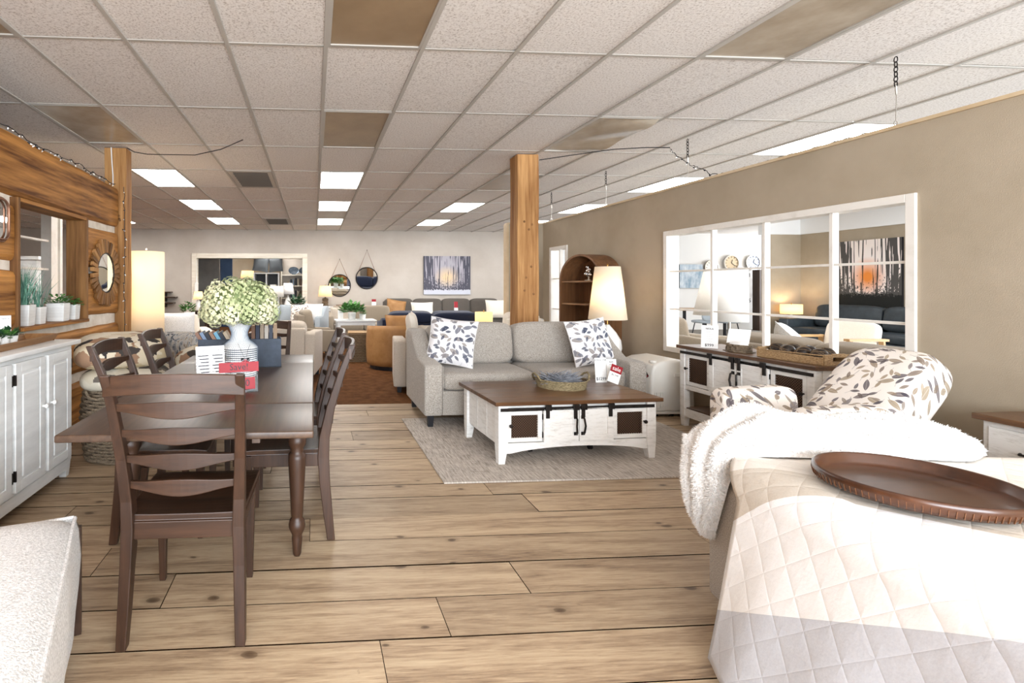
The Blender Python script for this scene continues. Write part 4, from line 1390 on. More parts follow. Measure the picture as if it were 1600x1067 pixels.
card('price_card', 'second white price card half hidden behind the red sale tag', (2.60, 4.22, .471), 8, .10, .19, 'paper', [('RUG', .02, 0, .07, 'ink'), ('-----', .03, 0, .05, 'ink')], lean=6)
t = thing('hang_tag', 'dark folded tag hanging off the right arm of the loveseat', 'tag', (3.107, 4.55, .40), -80)
MB().prism([(-.04, .16), (.0, .16), (.07, .06), (.0, 0)], 'y', -.002, .002).build('flap', MT['black'], t)
MB().prism([(.0, .01), (.06, .055), (.07, .075), (.005, .02)], 'y', -.004, -.002).build('stripe', MT['red'], t)

# white plastic cooler box between loveseat and sideboard
ac = thing('portable_cooler', 'white rounded plastic cooler box on small wheels beside the sideboard', 'cooler', (3.555, 5.0, 0), 0)
prof = [(-.22, .05), (-.23, .12), (-.215, .46), (-.19, .52), (-.1, .555), (.06, .57), (.17, .55), (.215, .5), (.225, .12), (.22, .05)]
MB().prism([(x * 1.02, z) for x, z in prof], 'y', -.26, .26).build('shell', MT['white_plastic'], ac, bev=.03, seg=4)
MB().box(-.2, .2, -.255, .255, .03, .056).build('skirt', MT['white_plastic'], ac, bev=.006)
MB().lathe([(0, .012), (.022, .012), (.024, .006), (.032, .006), (.034, 0)], 20).build('drain_plug', MT['white_plastic'], ac, (.1, -.26, .17), (R_(90), 0, 0), smooth=False)
MB().box(.0, .18, -.272, -.258, .40, .44).build('handle_recess', MT['white_plastic'], ac, bev=.006)
MB().lathe([(0, .02), (.03, .018), (.036, 0)], 18).build('cap', MT['white_plastic'], ac, (-.15, -.17, .535))
for k in range(5):
    MB().box(-.2 + .022 * k, -.19 + .022 * k, -.266, -.258, .1, .25).build('vent_rib', MT['white_plastic'], ac)
for x in (-.14, .02, .14):
    MB().tube([(x - .012, -.2, .02), (x + .012, -.2, .02)], .02, 12).build('wheel', MT['black_iron'], ac)
    MB().tube([(x - .012, .2, .02), (x + .012, .2, .02)], .02, 12).build('wheel', MT['black_iron'], ac)

# ---------------------------------------------------------------- things on the sideboard
def ball(name, label, loc, r, mat, group, seed):
    rr = random.Random(seed)
    t = thing(name, label, 'ornament', loc, 0, group)
    mb = MB().lathe([(r * math.sin(PI * k / 10), r - r * math.cos(PI * k / 10)) for k in range(11)], 16)
    mb.build('orb', MT[mat], t, smooth=True)
    for k in range(4):
        a = rr.uniform(0, PI)
        nn = Matrix.Rotation(a, 3, 'Z') @ Matrix.Rotation(rr.uniform(.3, 1.5), 3, 'X')
        pts = [nn @ Vector((r * 1.01 * math.cos(q * PI / 12), r * 1.01 * math.sin(q * PI / 12), 0)) + Vector((0, 0, r)) for q in range(24)]
        MB().tube(pts, .0025, 4, True).build('band', MT['wicker_dark'], t)
    return t
wt = thing('wicker_tray', 'rectangular tan rattan tray with cut-out handles on the sideboard', 'tray', (3.62, 3.49, .75), 4)
for nm, b in (('long_side', (-.13, -.118, -.24, .24, .0, .055)), ('long_side', (.118, .13, -.24, .24, 0, .055)), ('base', (-.118, .118, -.228, .228, 0, .01))):
    MB().box(*b).build(nm, MT['wicker_tan'], wt, bev=.003)
for s in (-1, 1):
    f = MB().box(-.118, .118, s * .24 - .006, s * .24 + .006, 0, .025).box(-.118, -.05, s * .24 - .006, s * .24 + .006, .025, .075).box(.05, .118, s * .24 - .006, s * .24 + .006, .025, .075).box(-.05, .05, s * .24 - .006, s * .24 + .006, .055, .08)
    f.build('short_side', MT['wicker_tan'], wt)
MB().tube([(-.13, -.246, .07), (-.13, .246, .058)], .005, 6).build('rim', MT['wicker_tan'], wt)
for k, (dx, dy, lab) in enumerate(((-.05, -.17, 'dark woven ball nearest end of the rattan tray'), (.05, -.13, 'dark woven ball second in the rattan tray, wall side'), (-.045, -.05, 'dark woven ball in the near half of the rattan tray, front row'), (.05, .0, 'dark woven ball at the middle of the rattan tray, wall side'), (-.05, .07, 'dark woven ball in the far half of the rattan tray, front row'), (.045, .12, 'dark woven ball in the far half of the rattan tray, wall side'), (-.03, .175, 'dark woven ball at the far end of the rattan tray'))):
    ball('woven_ball', lab, (3.62 + dx, 3.49 + dy, .7605), .05, 'ball_dark', 'dark balls in the rattan tray', k)
sbk = thing('twig_basket', 'small low twig basket on the far half of the sideboard', 'basket', (3.56, 3.98, .75))
for k in range(6):
    z = .006 + .0105 * k
    MB().tube([((.062 + .006 * math.cos(3 * a + k)) * math.cos(a * PI / 14), (.105 + .004 * math.sin(5 * a + k)) * math.sin(a * PI / 14), z) for a in range(28)], .006, 5, True).build('twig_course', MT['wicker'], sbk)
MB().box(-.058, .058, -.1, .1, .0, .006).build('base', MT['wicker'], sbk)
ntx = thing('tissue_bundle', 'crumpled white paper in the twig basket', 'paper', (3.56, 3.98, .757))
MB().soft((0, 0, .04), (.09, .15, .075), .8, .7, 18, 10).build('crumple', MT['paper'], ntx)
card('price_card', 'printed white price card on the far end of the sideboard', (3.50, 4.22, .751), -60, .13, .2, 'paper', [('NOLA', .022, 0, .07, 'ink')] + [('.... ...... ...', .013, 0, .045 - .02 * k, 'ink') for k in range(5)] + [('$999', .034, 0, -.075, 'ink')], lean=4)
card('price_card', 'second paper leaflet leaning beside the sideboard price card', (3.66, 4.10, .751), -60, .16, .19, 'paper', [('.... ...', .014, 0, .06, 'ink')], lean=24)

def leafy(mb, r, n, R, Hh, seed, leaf=.03, up=.6):
    rr = random.Random(seed)
    for k in range(n):
        a = rr.uniform(0, 2 * PI)
        q = R * math.sqrt(rr.random())
        p = Vector((q * math.cos(a), q * math.sin(a), rr.uniform(.15, 1) * Hh * (1 - .5 * q / R)))
        d = Vector((math.cos(a), math.sin(a), rr.uniform(-.2, 1.2) * up)).normalized()
        s = d.cross(Vector((rr.uniform(-.3, .3), rr.uniform(-.3, .3), 1))).normalized()
        L = leaf * rr.uniform(.7, 1.3)
        mb.add([p, p + d * L * .5 + s * L * .3, p + d * L, p + d * L * .5 - s * L * .3], [(0, 1, 2, 3)])
    return mb
def pot_plant(name, label, loc, rz, pot, r0, r1, h, plant, cat='plant', n=120, R=None, Hh=.1, leaf=.03, seed=1, square=False, group=None, up=.6):
    t = thing(name, label, cat, loc, rz, group)
    seg = 4 if square else 24
    k = math.sqrt(2) if square else 1
    p = MB().lathe([(r0 * k * .96, 0), (r0 * k, .006), (r1 * k, h), (r1 * k * .9, h), (r1 * k * .88, h - .02)], seg)
    if square:
        p.v = [tuple(RZ(45) @ Vector(q)) for q in p.v]
    p.build('pot', MT[pot], t, bev=.004 if square else 0, smooth=not square)
    MB().lathe([(0, h - .015), (r1 * .88, h - .018)], 16).build('soil', MT['soil'], t)
    mb = MB()
    if plant == 'grass':
        rr = random.Random(seed)
        for q in range(n):
            a = rr.uniform(0, 2 * PI); el = rr.uniform(0, .5) ** 1.2
            b = Vector((rr.uniform(-1, 1) * r1 * .6, rr.uniform(-1, 1) * r1 * .6, h - .02))
            L = Hh * rr.uniform(.6, 1.1)
            d = Vector((math.cos(a) * el, math.sin(a) * el, 1)).normalized()
            sd = d.cross(Vector((math.sin(a), math.cos(a), .2))).normalized() * .0025
            mid = b + d * L * .6
            tip = b + d * L + Vector((math.cos(a), math.sin(a), -.3)) * el * L * .3
            mb.add([b - sd, b + sd, mid + sd, mid - sd, tip], [(0, 1, 2, 3), (3, 2, 4)])
        mt = 'grass_blue'
    else:
        leafy(mb, 0, n, R or r1 * 1.3, Hh, seed, leaf, up)
        mb.v = [(x, y, z + h - .02) for x, y, z in mb.v]
        mt = plant
    mb.build('foliage', MT[mt], t)
    return t
pot_plant('potted_plant', 'bushy green plant in white ceramic pot on the sideboard lower shelf', (3.63, 4.06, .175), 0, 'white_ceramic', .055, .065, .11, 'leaf', n=260, R=.09, Hh=.13, leaf=.035, seed=3)

# ---------------------------------------------------------------- tapered lamp and arched bookcase by the partition
def lamp(name, label, loc, base_prof, shade, mat, power, basemat='ceramic', lit=True, col=(1, .78, .5), group=None, glow=0.0):
    """shade = (r_bottom, r_top, z0, z1)"""
    t = thing(name, label, 'lamp', loc, 0, group)
    MB().lathe(base_prof, 24).build('base', MT[basemat], t, smooth=True)
    r0, r1, z0, z1 = shade
    zt = base_prof[-1][1]
    MB().tube([(0, 0, zt - .02), (0, 0, z1 + .015)], .006, 8).build('stem', MT['brass'], t)
    MB().lathe([(r0, z0), (r1, z1), (r1 - .004, z1), (r0 - .004, z0), (r0, z0)], 40).build('shade', mat, t, smooth=True)
    f = MB()
    for a in range(3):
        f.tube([(0, 0, z1 - .01), ((r1 - .003) * math.cos(a * 2.094), (r1 - .003) * math.sin(a * 2.094), z1 - .01)], .002, 4)
    f.build('spider', MT['brass'], t)
    MB().lathe([(.0, .0), (.008, .004), (.01, .012), (.004, .024), (0, .026)], 10).build('finial', MT['brass'], t, (0, 0, z1 + .012))
    if lit:
        MB().lathe([(0, 0), (.02, .02), (.03, .05), (.02, .075), (.012, .09)], 12).build('bulb', MT['bulb'], t, (0, 0, (z0 + z1) / 2 - .05), smooth=True)
        point('lamp_glow', (0, 0, (z0 + z1) / 2), power, col, .06, t)
    return t
def lit_shade(name, c, strength, trans=.5):
    t = NT(name)
    for n in list(t.t.nodes):
        if n.type != 'OUTPUT_MATERIAL': t.t.nodes.remove(n)
    out = [n for n in t.t.nodes][0]
    df = t.n('ShaderNodeBsdfDiffuse'); df.inputs[0].default_value = lin(c)
    tl = t.n('ShaderNodeBsdfTranslucent'); tl.inputs[0].default_value = lin(c)
    em = t.n('ShaderNodeEmission'); em.inputs[0].default_value = (1, .84, .64, 1); em.inputs[1].default_value = strength
    mx = t.n('ShaderNodeMixShader'); mx.inputs[0].default_value = trans
    ad = t.n('ShaderNodeAddShader')
    t.l(df.outputs[0], mx.inputs[1]); t.l(tl.outputs[0], mx.inputs[2])
    t.l(mx.outputs[0], ad.inputs[0]); t.l(em.outputs[0], ad.inputs[1])
    t.l(ad.outputs[0], out.inputs[0])
    return t.m
MT['bulb'] = emit('bulb_glow', (1, .85, .6, 1), 2)
MT['shade_lit'] = lit_shade('shade_lit', 'f3e9d8', .10)
MT['shade_lit_warm'] = lit_shade('shade_lit_warm', 'f0dfbd', .14)
gourd = [(0, 0), (.08, 0), (.13, .05), (.15, .13), (.14, .22), (.09, .31), (.05, .36), (.03, .385), (.02, .4)]
lt = thing('side_table', 'small round dark side table holding the tapered lamp behind the loveseat', 'table', (3.40, 5.60, 0))
MB().lathe([(0, .43), (.2, .43), (.2, .455), (0, .455)], 28).build('top', MT['dark_wood_x'], lt)
MB().lathe([(.15, 0), (.14, .02), (.03, .05), (.025, .43)], 20).build('pedestal', MT['dark_wood'], lt)
lamp('table_lamp', 'tall tapered cream lamp glowing behind the loveseat, white gourd base', (3.40, 5.60, .455), gourd, (.205, .135, .46, 1.07), MT['shade_lit'], 6)

ab = thing('arched_bookcase', 'brown wooden bookcase with rounded arch top against the partition', 'bookcase', (3.655, 6.42, 0), -75)
Wd, Hh, D = .72, 1.72, .36
R0 = Wd / 2
def arch_path(off):
    r = R0 - off
    return [(-r, 0)] + [(r * math.cos(PI - PI * k / 20), Hh - R0 + r * math.sin(PI - PI * k / 20)) for k in range(21)] + [(r, 0)]
o_, i_ = arch_path(0), arch_path(.025)
mb = MB()
n = len(o_)
for y in (-D / 2, D / 2):
    mb.add([(x, y, z) for x, z in o_] + [(x, y, z) for x, z in i_], [])
fs = []
for k in range(n - 1):
    fs += [(k, k + 1, n + k + 1, n + k), (2 * n + k, 3 * n + k, 3 * n + k + 1, 2 * n + k + 1), (k, 2 * n + k, 2 * n + k + 1, k + 1), (n + k, n + k + 1, 3 * n + k + 1, 3 * n + k)]
mb.f += fs
mb.build('arch_shell', MT['brown_arch'] if 'brown_arch' in MT else MT.setdefault('brown_arch', wood('brown_arch', '5a3a24', '8f6644', 'z', 30, 5, .5, .1)), ab)
MB().prism(arch_path(.02), 'y', D / 2 - .02, D / 2 - .005).build('back_panel', MT['brown_arch'], ab)
for z in (.04, .38, .72, 1.06, 1.36):
    MB().box(-R0 + .026, R0 - .026, -D / 2 + .02, D / 2 - .02, z - .011, z + .011).build('shelf', M('shelf_wood', '9a7450', '7d5a3b', .5, scale=(3, 3, 30)) if z == .04 else bpy.data.materials['shelf_wood'], ab)
am = Matrix.Translation(ab.location) @ Matrix.Rotation(R_(-75), 4, 'Z')
def on_arch(x, y, z): return tuple(am @ Vector((x, y, z)))
sk = thing('bead_ornament', 'small silver bubble ornament on the top shelf of the arched bookcase', 'ornament', on_arch(0, -.02, 1.371))
for (x, z, q) in ((-.05, .06, .035), (.0, .11, .04), (.05, .07, .038), (.02, .16, .03), (-.035, .13, .028)):
    MB().lathe([(q * math.sin(PI * k / 8), -q * math.cos(PI * k / 8)) for k in range(9)], 12).build('bubble', MT['chrome'], sk, (0, x, z + .02), smooth=True)
MB().lathe([(.05, 0), (.05, .01), (.01, .02), (.008, .1)], 14).build('stand', MT['nickel'], sk)
pot_plant('potted_plant', 'little green plant in white pot on the arched bookcase shelf', on_arch(.03, -.05, .731), 0, 'ceramic', .05, .06, .085, 'leaf_dark', n=80, R=.07, Hh=.07, seed=8)
# ---------------------------------------------------------------- white cabinet on the left (front looks towards +x)
cb = thing('white_cabinet', 'white painted cabinet with raised-panel doors along the log wall', 'cabinet', (-1.90, 2.87, 0), 90)
# local x runs along world +y, local -y is world +x
CW, CD, CH = 1.42, .46, .93
MB().box(-CW / 2, CW / 2, -CD / 2, CD / 2, .11, CH - .03).build('carcass', MT['white_wood'], cb, bev=.003)
MB().box(-CW / 2 - .02, CW / 2 + .045, -CD / 2 - .045, CD / 2 + .01, CH - .03, CH).build('top', MT['white_wood'], cb, bev=.006, seg=3)
for sx in (-1, 1):
    for sy in (-1, 1):
        x, y = sx * (CW / 2 - .035), sy * (CD / 2 - .035)
        MB().sweep([(x + sx * .004, y, 0), (x, y, .13)], [(.022, .022), (.034, .034)]).build('foot', MT['white_wood'], cb, bev=.003)
MB().box(-CW / 2 + .06, CW / 2 - .06, -CD / 2 - .004, -CD / 2 + .01, .06, .13).build('plinth_rail', MT['white_wood'], cb)
def panel_door(t, x0, x1, z0, z1, yf, knob, mat='white_wood'):
    d = MB().box(x0, x1, yf - .016, yf, z0, z1).build('door', MT[mat], t, bev=.002)
    s = .055
    f = MB().box(x0, x0 + s, yf - .024, yf - .016, z0, z1).box(x1 - s, x1, yf - .024, yf - .016, z0, z1).box(x0 + s, x1 - s, yf - .024, yf - .016, z0, z0 + s).box(x0 + s, x1 - s, yf - .024, yf - .016, z1 - s, z1)
    f.build('door_frame', MT[mat], d, bev=.002)
    a = s + .014
    MB().box(x0 + a, x1 - a, yf - .025, yf - .014, z0 + a, z1 - a).build('raised_panel', MT[mat], d, bev=.009, seg=2)
    kx = x1 - .028 if knob > 0 else x0 + .028
    MB().lathe([(0, .034), (.012, .031), (.016, .022), (.01, .013), (.007, .008), (.007, 0)], 14).build('knob', MT['ceramic'], d, (kx, yf - .024, (z0 + z1) / 2 + .06), (R_(90), 0, 0), smooth=True)
    hx = x0 - .001 if knob > 0 else x1 + .001
    for q in (.13, .87):
        MB().box(hx - .004, hx + .004, yf - .027, yf - .012, z0 + (z1 - z0) * q - .03, z0 + (z1 - z0) * q + .03).build('hinge', MT['black_iron'], d)
# doors from the far end: knob side differs
xe = CW / 2
for k, (a, b, kn) in enumerate(((xe - .345, xe - .05, -1), (xe - .69, xe - .385, 1), (xe - 1.025, xe - .725, -1), (xe - 1.37, xe - 1.065, 1))):
    panel_door(cb, a, b, .15, CH - .06, -CD / 2, kn)
# wooden tray with succulents on the cabinet
ty = thing('wooden_tray', 'rustic wooden tray on the white cabinet', 'tray', (-1.85, 3.15, .93), 3)
MB().box(-.09, .09, -.40, .40, 0, .012).build('base', MT['rustic_tray'], ty)
for s in (-1, 1):
    MB().prism([(s * .09, 0), (s * .12, .045), (s * .108, .045), (s * .08, .008)], 'y', -.42, .42).build('long_side', MT['rustic_tray'], ty)
    MB().prism([(s * .40, 0), (s * .435, .045), (s * .423, .045), (s * .39, .008)], 'x', -.1, .1).build('end', MT['rustic_tray'], ty)
for k in range(5):
    y = 2.86 + .085 * k
    pot_plant('succulent_pot', ['green succulent in a white pot, nearest visible in the wooden tray', 'green succulent in a white pot, second in the wooden tray', 'green succulent in a white pot, third in the wooden tray', 'green succulent in a white pot, fourth in the wooden tray', 'dark green succulent in a white pot at the far end of the tray row'][k], (-1.85, y, .9425), 0, 'ceramic', .03, .039, .065, 'leaf' if k % 2 else 'leaf_dark', n=46, R=.04, Hh=.05, leaf=.045, seed=20 + k, group='succulents in the wooden tray', up=1.2)
card('price_card', 'tall narrow white price card behind the succulents', (-1.96, 3.33, .931), 40, .06, .18, 'paper', [('MIRROR', .012, 0, .07, 'ink')] + [('.. ... ..', .011, 0, .05 - .02 * k, 'ink') for k in range(5)], lean=4)
# pots on the sill; the smaller pair is added, standing in for reflections
pot_plant('grass_pot', 'tall blue-green grass in a square white pot on the log sill', (-2.26, 4.06, .99), 8, 'white_ceramic', .062, .07, .165, 'grass', n=140, Hh=.34, seed=5, square=True)
pot_plant('grass_pot', 'smaller copy of the square grass pot standing in for its reflection on the log sill', (-2.27, 4.27, .99), 4, 'white_ceramic', .05, .056, .14, 'grass', n=40, Hh=.3, seed=6, square=True)
pot_plant('square_planter', 'wide white planter with green leaves at the right of the sill', (-2.26, 4.60, .99), 6, 'white_ceramic', .068, .074, .16, 'leaf', n=150, R=.1, Hh=.11, leaf=.04, seed=7, square=True)
pot_plant('square_planter', 'small copy of the leafy planter standing in for its reflection by the right jamb', (-2.26, 4.83, .99), 6, 'white_ceramic', .058, .064, .14, 'leaf', n=110, R=.09, Hh=.1, leaf=.036, seed=9, square=True)

# sunburst mirror of wood pieces
sm = thing('sunburst_mirror', 'round mirror framed in rough wooden slivers on the log wall', 'mirror', (-2.198, 5.42, 1.44))
MB().lathe([(0, .02), (.2, .02), (.205, .012), (.205, 0)], 36).build('glass', MT['mirror'], sm, (0, 0, 0), (0, R_(90), 0))
MB().lathe([(.2, .0), (.2, .026), (.214, .026), (.214, 0)], 36).build('inner_ring', MT['black_iron'], sm, (0, 0, 0), (0, R_(90), 0))
r = random.Random(5)
for k in range(34):
    a = 2 * PI * k / 34
    L = r.uniform(.115, .15)
    o = MB().box(0, .025 + r.uniform(0, .012), -.021, .021, 0, L).build('wood_sliver', MT['log_dark' if r.random() < .5 else 'post'], sm, (0, -.212 * math.sin(a), .212 * math.cos(a)), (a + r.uniform(-.04, .04), 0, 0), bev=.003)
rm = thing('framed_mirror', 'rounded rectangular mirror in copper frame at the left edge', 'mirror', (-2.175, 3.46, 1.765))
def rrect(w, h, r, n=6):
    pts = []
    for cx, cz, a0 in ((w - r, h - r, 0), (-w + r, h - r, 90), (-w + r, -h + r, 180), (w - r, -h + r, 270)):
        for k in range(n + 1):
            a = R_(a0 + 90 * k / n)
            pts.append((cx + r * math.cos(a), cz + r * math.sin(a)))
    return pts
MB().prism(rrect(.25, .14, .06), 'x', -.01, .0).build('glass', MT['mirror'], rm)
for q in (.0, .022):
    MB().tube([(q - .005, y, z) for y, z in rrect(.262 - q * .6, .152 - q * .6, .065)], .008, 6, True).build('frame_tube', MT['copper'], rm, smooth=True)
MB().box(-.024, -.01, -.2, .2, -.1, .1).build('backing', MT['black_iron'], rm)

# wicker basket of cushions
bk = thing('wicker_basket', 'large round grey wicker basket by the cabinet', 'basket', (-1.45, 4.05, 0), 0)
rows_ = []
for j in range(46):
    z = .01 + j * .0125
    rows_.append((.30 + .035 * math.sin(PI * z / .58) + .008 * (1 if j % 2 else -1) * 0, z))
wv_ = MB()
for j in range(24):
    z = .022 + .0238 * j
    rad = .30 + .035 * math.sin(PI * z / .58)
    wv_.tube([((rad + .007 * math.sin(18 * a + PI * j)) * math.cos(a), (rad + .007 * math.sin(18 * a + PI * j)) * math.sin(a), z) for a in [2 * PI * k / 96 for k in range(96)]], .0115, 5, True)
wv_.build('weave', MT['wicker'], bk)
woven_ring([(r_ - .012, z_) for r_, z_ in rows_], 60, k=4, amp=0).build('liner', MT['dark_inside'], bk)
MB().lathe([(0, .01), (.3, .01)], 30).build('floor_disc', MT['wicker_dark'], bk)
for z, rr in ((.02, .31), (.575, .318)):
    pts = []
    for k in range(60):
        a = 2 * PI * k / 60
        pts.append((rr * math.cos(a), rr * math.sin(a), z + .006 * math.sin(9 * a)))
    MB().tube(pts, .016, 7, True).build('rim_braid', MT['wicker'], bk, smooth=True)
for s in (-1, 1):
    MB().tube([(s * .1 - .09, -.32, .54), (s * .1 - .06, -.345, .5), (s * .1, -.352, .485), (s * .1 + .06, -.345, .5), (s * .1 + .09, -.32, .54)], .01, 6).build('handle', MT['wicker'], bk)
def floor_cushion(label, loc, rz, w, d, h, mat, tilt=0):
    t = thing('woven_cushion', label, 'cushion', loc, rz)
    MB().soft((0, 0, 0), (w, d, h), .75, .42, 36, 18, RX(tilt)).build('cover', MT[mat], t, (0, 0, h / 2), smooth=True)
    return t
floor_cushion('grey patchwork woven cushion lower in the wicker basket', (-1.45, 4.03, .50), 10, .62, .58, .2, 'kilim_grey')
floor_cushion('cream and rust patchwork pouf cushion on top of the wicker basket', (-1.50, 4.03, .685), 22, .66, .6, .24, 'kilim', 6)
floor_cushion('small rust patchwork cushion behind the left dining chairs', (-.98, 4.45, .58), -15, .34, .42, .2, 'kilim', 4)
st = thing('pouf_stool', 'low woven stool carrying the small rust cushion', 'stool', (-.98, 4.45, 0))
woven_ring([(.17 + .012 * math.sin(PI * z / .56), z) for z in [i * .02 for i in range(30)]], 60, k=30, amp=.005).build('weave', MT['wicker_dark'], st, smooth=True)
MB().lathe([(0, .58), (.17, .58), (.17, .0)], 24).build('core', MT['wicker_dark'], st)

# column lamp on dark table
tb = thing('accent_table', 'dark-edged wooden accent table under the column lamp', 'table', (-1.93, 6.36, 0), 0)
MB().box(-.34, .42, -.32, .3, .585, .612).build('top', MT['rustic_tray'], tb, bev=.004)
MB().box(-.33, .41, -.31, .29, .5, .585).build('apron', MT['black'], tb)
for sx in (-.3, .38):
    for sy in (-.28, .26):
        MB().sweep([(sx, sy, 0), (sx, sy, .5)], [(.018, .018), (.026, .026)]).build('leg', MT['black'], tb)
cl = thing('column_lamp', 'tall glowing paper column lamp beside the cedar post', 'lamp', (-2.06, 6.33, .612))
MB().lathe([(.16, 0), (.16, .012), (.02, .02)], 28).build('base', MT['black_iron'], cl)
MB().lathe([(.212, .02), (.212, 1.11), (.208, 1.11), (.208, .02), (.212, .02)], 40).build('shade', MT['shade_col'] if 'shade_col' in MT else MT.setdefault('shade_col', lit_shade('shade_col', 'f3e8d4', .06, .5)), cl, smooth=True)
MB().tube([(0, 0, .02), (0, 0, 1.13)], .006, 6).build('stem', MT['brass'], cl)
MB().lathe([(0, 0), (.012, .005), (.012, .02), (0, .028)], 10).build('finial', MT['ceramic'], cl, (0, 0, 1.13))
point('lamp_glow', (0, 0, .42), 2.4, (1, .84, .62), .06, cl)
point('lamp_glow', (0, 0, .95), 7.0, (1, .82, .58), .06, cl)

# feather-print armchair and pale chairs beyond the table
fc = thing('feather_armchair', 'armchair in grey feather-print fabric with rounded back behind the dining table', 'armchair', (-1.22, 5.25, 0), 160)
MB().soft((0, .22, .52), (.72, .26, .66), .5, .5, 32, 18, RX(-8)).build('back', MT['feather'], fc, smooth=True)
for s in (-1, 1):
    MB().soft((s * .33, -.02, .42), (.17, .66, .5), .5, .45).build('arm', MT['feather'], fc, smooth=True)
MB().soft((0, -.05, .36), (.56, .62, .22), .35, .3).build('seat_cushion', MT['feather'], fc, smooth=True)
for sx in (-1, 1):
    for sy in (-.26, .26):
        MB().sweep([(sx * .28, sy, 0), (sx * .26, sy * .9, .26)], [(.013, .013), (.022, .022)]).build('leg', MT['dark_wood'], fc)
sofa('armchair', 'ivory armchair with a big pillow seen past the column lamp', 'armchair', (-1.95, 7.5, 0), 25, .95, .9, .86, 'cream_fabric', 1, .16, .62, .66, .46, .12)
throw_pillow('large ivory pillow on the ivory armchair', (-1.93, 7.2, .5), 20, 14, .52, .44, .16, 'white_boucle')
sofa('armchair', 'light taupe armchair with loose back cushion right beyond the dining table', 'armchair', (-.37, 7.12, 0), 172, .9, .86, .80, 'sofa_beige', 1, .14, .66, .69, .44, .12)

# left foreground: nubby white chaise corner
fo = thing('chaise', 'white nubby upholstered chaise end in the lower left foreground', 'chaise', (0, 0, 0))
def ch_pt(u, v, z): # u along the back edge (away to the left), v along the right edge (towards the camera)
    e1 = Vector((-.935, -.355)); e2 = Vector((.345, -.939))
    p = Vector((-.885, 1.915)) + e1 * u + e2 * v
    return (p.x, p.y, z)
mb = MB()
NU, NV = 14, 16
def topz(u, v):
    k = min(1, u / .12); q = min(1, v / .12)
    return .455 + .028 * (1 - (1 - k) ** 2) * (1 - (1 - q) ** 2) + .012 * math.sin(3 * v + u * 2)
vs = []; fs = []
us = [0, .015, .04, .08, .13, .2, .3, .42, .56, .7, .82]
vs_ = [0, .015, .04, .08, .13, .2, .32, .46, .62, .8, 1.0, 1.2]
for v_ in vs_:
    for u_ in us:
        e = .018 * math.exp(-u_ * 30) + .018 * math.exp(-v_ * 30)
        vs.append(ch_pt(u_, v_, topz(u_, v_) - e))
nu = len(us)
for j in range(len(vs_) - 1):
    for i in range(nu - 1):
        fs.append((j * nu + i, (j + 1) * nu + i, (j + 1) * nu + i + 1, j * nu + i + 1))
mb.add(vs, fs)
mb.build('top_cushion', MT['white_boucle'], fo, smooth=True)
sd = MB()
zs = [.44, .4, .3, .2, .12, .05]
bul = [0, .012, .018, .012, .004, 0]
ring = [(0, v_) for v_ in reversed(vs_)] + [(u_, 0) for u_ in us[1:]]
vs = []; fs = []
for z, b_ in zip(zs, bul):
    for (u_, v_) in ring:
        wv = .006 * math.sin(14 * v_ + 5 * z)
        du = -b_ - wv if u_ == 0 else 0
        dv = -b_ if v_ == 0 else 0
        vs.append(ch_pt(u_ + du, v_ + dv, z))
m_ = len(ring)
for j in range(len(zs) - 1):
    for i in range(m_ - 1):
        fs.append((j * m_ + i, j * m_ + i + 1, (j + 1) * m_ + i + 1, (j + 1) * m_ + i))
sd.add(vs, fs)
sd.build('side_skirt', MT['white_boucle'], fo, smooth=True)
MB().tube([ch_pt(-.004, v_, .443) for v_ in vs_], .007, 6).build('seam_welt', MT['white_boucle'], fo)
MB().tube([ch_pt(u_, -.004, .443) for u_ in us], .007, 6).build('seam_welt', MT['white_boucle'], fo)
ft = MB()
p = ch_pt(-.012, -.02, 0)
MB().box(-.012, .012, -.012, .012, 0, .40).build('back_leg', MT['dark_wood'], fo, (p[0], p[1], 0), (0, 0, R_(20)))
fb = MB()
fb.add([ch_pt(.02, .02, .05), ch_pt(.8, .02, .05), ch_pt(.8, 1.18, .05), ch_pt(.02, 1.18, .05)], [(0, 1, 2, 3)])
fb.build('under_panel', MT['black'], fo)
for (u_, v_) in ((.05, .05), (.75, .05), (.05, 1.12), (.75, 1.12)):
    p = ch_pt(u_, v_, 0)
    MB().sweep([(0, 0, 0), (0, 0, .06)], [(.018, .018), (.022, .022)]).build('foot', MT['black'], fo, (p[0], p[1], 0))
# ---------------------------------------------------------------- bed at the right, turned a little; local origin at its far foot corner
BP = (1.63, 1.98, 0)
BR = -9
bed = thing('bed', 'upholstered bed with grey linen frame at the right', 'bed', BP, BR)
def bbox_(nm, mt, b, bev, seg=4): MB().box(*b).build(nm, MT[mt], bed, bev=bev, seg=seg)
BL, BWd = 2.02, 1.55
bbox_('foot_rail', 'linen_grey', (0, .07, -BWd, 0, .03, .52), .025)
bbox_('side_rail', 'linen_grey', (.07, BL, -.07, 0, .03, .45), .02)
bbox_('side_rail', 'linen_grey', (.07, BL, -BWd, -BWd + .07, .03, .45), .02)
bbox_('headboard', 'linen_grey', (BL, BL + .1, -BWd - .03, .03, .03, 1.15), .04)
bbox_('mattress', 'white_boucle', (.075, BL, -BWd + .075, -.075, .30, .64), .07)
for x in (.06, BL - .05):
    for y in (-.06, -BWd + .06):
        MB().box(x - .025, x + .025, y - .025, y + .025, 0, .05).build('leg', MT['black'], bed)
ZT = .662
ql = thing('quilt', 'white quilt with grey and beige bands draped over the bed foot', 'quilt', BP, BR)
